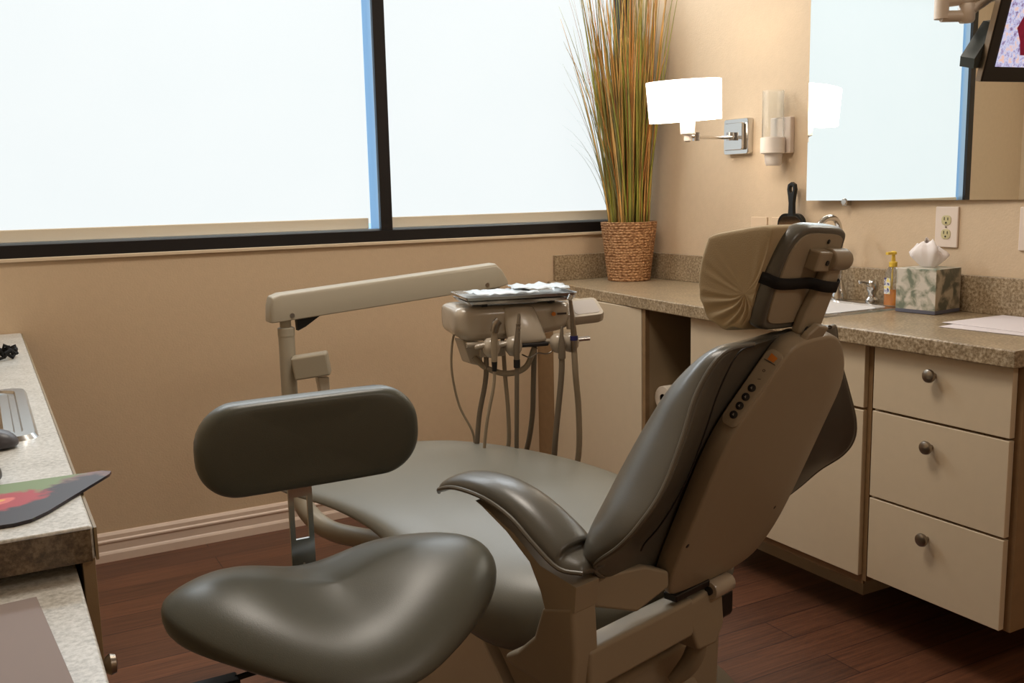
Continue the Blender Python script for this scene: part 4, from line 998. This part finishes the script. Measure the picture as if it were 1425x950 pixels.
# red figure in the picture
b = MB(); b.prism([TVm @ Vector(p) for p in ((.058, .098, .0013), (.075, .075, .0013), (.085, .050, .0013), (.20, .05, .0013), (.22, .15, .0013), (.11, .165, .0013), (.075, .135, .0013))], tuple(e3*.0006)); b.build('red_patch', mat('red_picture', rgb(120, 10, 40), .3, var=.6, vscale=50, emit=rgb(130, 15, 50), estr=.5), TV)
M['armwhite'] = mat('pale_enamel', rgb(228, 214, 198), .35)
AR = TV
def al(x, y, z): return Vector((x-1.669, y-1.198, z-1.368))
b = MB(); b.tube([al(1.613, 1.248, 1.530), al(1.613, 1.248, 1.485)], .0130, 16); b.tube([al(1.613, 1.248, 1.490), al(1.655, 1.226, 1.490)], .0105, 14); b.build('arm_elbow', M['armwhite'], AR)
b = MB(); b.tube([al(1.613, 1.248, 1.517), al(1.70, 1.21, 1.527), al(1.84, 1.14, 1.56)], .0115, 14); b.build('upper_arm', M['armwhite'], AR)
b = MB(); b.lathe([(.001, -.018), (.012, -.017), (.015, -.012), (.015, .012), (.012, .017), (.001, .018)], c=al(1.655, 1.226, 1.495), n=20); b.build('arm_joint', M['armwhite'], AR)
b = MB(); b.tube([al(1.655, 1.224, 1.497), al(1.73, 1.20, 1.545), al(1.84, 1.16, 1.62)], .0125, 14, flat=.8); b.tube([al(1.84, 1.16, 1.60), al(1.90, 1.20, 1.80), al(1.90, 1.20, ZC)], .018, 14); b.build('lower_arm', M['armwhite'], AR)

# unseen ceiling panels, added only as fill light (outside the frame)
for (x_, y_), lab in zip(((.9, 1.9), (1.7, -.7)), ('added fill light panel on the ceiling above the dental chair', 'added fill light panel on the ceiling above the rear of the room')):
    CL = thing('fill_panel', lab, 'lamp', (x_, y_, ZC-.03), 0, 'added fill light panels')
    MB().box(-.32, .32, -.32, .32, 0, .03).build('frame', M['white'], CL, bevel=.004)
    MB().box(-.29, .29, -.29, .29, -.004, .0).build('diffuser', mat('fill_glow', rgb(255, 240, 220), .6, emit=(1, .88, .72, 1), estr=2.0), CL, smooth=False)

# ------------------------------------------------------------------ lights, world, camera
def light(name, kind, loc, energy, col, size=.1, rot=(0, 0, 0), sy=None):
    l = bpy.data.lights.new(name, kind); l.energy = energy; l.color = col
    if kind == 'AREA':
        l.size = size
        if sy: l.shape = 'RECTANGLE'; l.size_y = sy
    else: l.shadow_soft_size = size
    o = bpy.data.objects.new(name, l); C.objects.link(o); o.location = loc; o.rotation_euler = rot
    return o
light('lamp_bulb_light', 'POINT', (WX-.332, 2.59, 1.362+.105), 24, (1, .90, .78), .03)
light('fill_panel_light', 'AREA', (.9, 1.9, ZC-.05), 20, (1, .92, .82), .58)  # added fill light at the unseen panel over the chair
light('fill_panel_light', 'AREA', (1.7, -.7, ZC-.05), 10, (1, .90, .80), .58)  # added fill light at the unseen rear panel
light('window_daylight', 'AREA', (.60, W-.02, 2.29), 17, (.86, .94, 1), 1.25, (math.radians(-70), 0, 0), .22)
light('window_daylight', 'AREA', (1.85, W-.02, 2.29), 12, (.86, .94, 1), .85, (math.radians(-70), 0, 0), .22)

w = bpy.data.worlds.new('World'); bpy.context.scene.world = w; w.use_nodes = True
bg = w.node_tree.nodes['Background']; bg.inputs['Color'].default_value = (.52, .78, 1.0, 1); bg.inputs['Strength'].default_value = 1.3

cam = bpy.data.cameras.new('Camera'); co = bpy.data.objects.new('Camera', cam); C.objects.link(co)
R0 = Vector((.87494042, -.48373195, -.02196982)); U0 = -Vector((-.09295672, -.12326076, -.98801105)); B0 = -Vector((.47522449, .86649304, -.15281196))
mw = Matrix((R0, U0, B0)).transposed().to_4x4(); mw.translation = Vector((0, 0, HC)); co.matrix_world = mw
cam.sensor_width = 36; cam.lens = 1343.67*36/1425; cam.clip_start = .02; cam.clip_end = 60
sc = bpy.context.scene; sc.camera = co
vs = sc.view_settings; vs.view_transform = 'Standard'; vs.look = 'None'; vs.exposure = 0.0; vs.gamma = 1.0; vs.use_curve_mapping = False
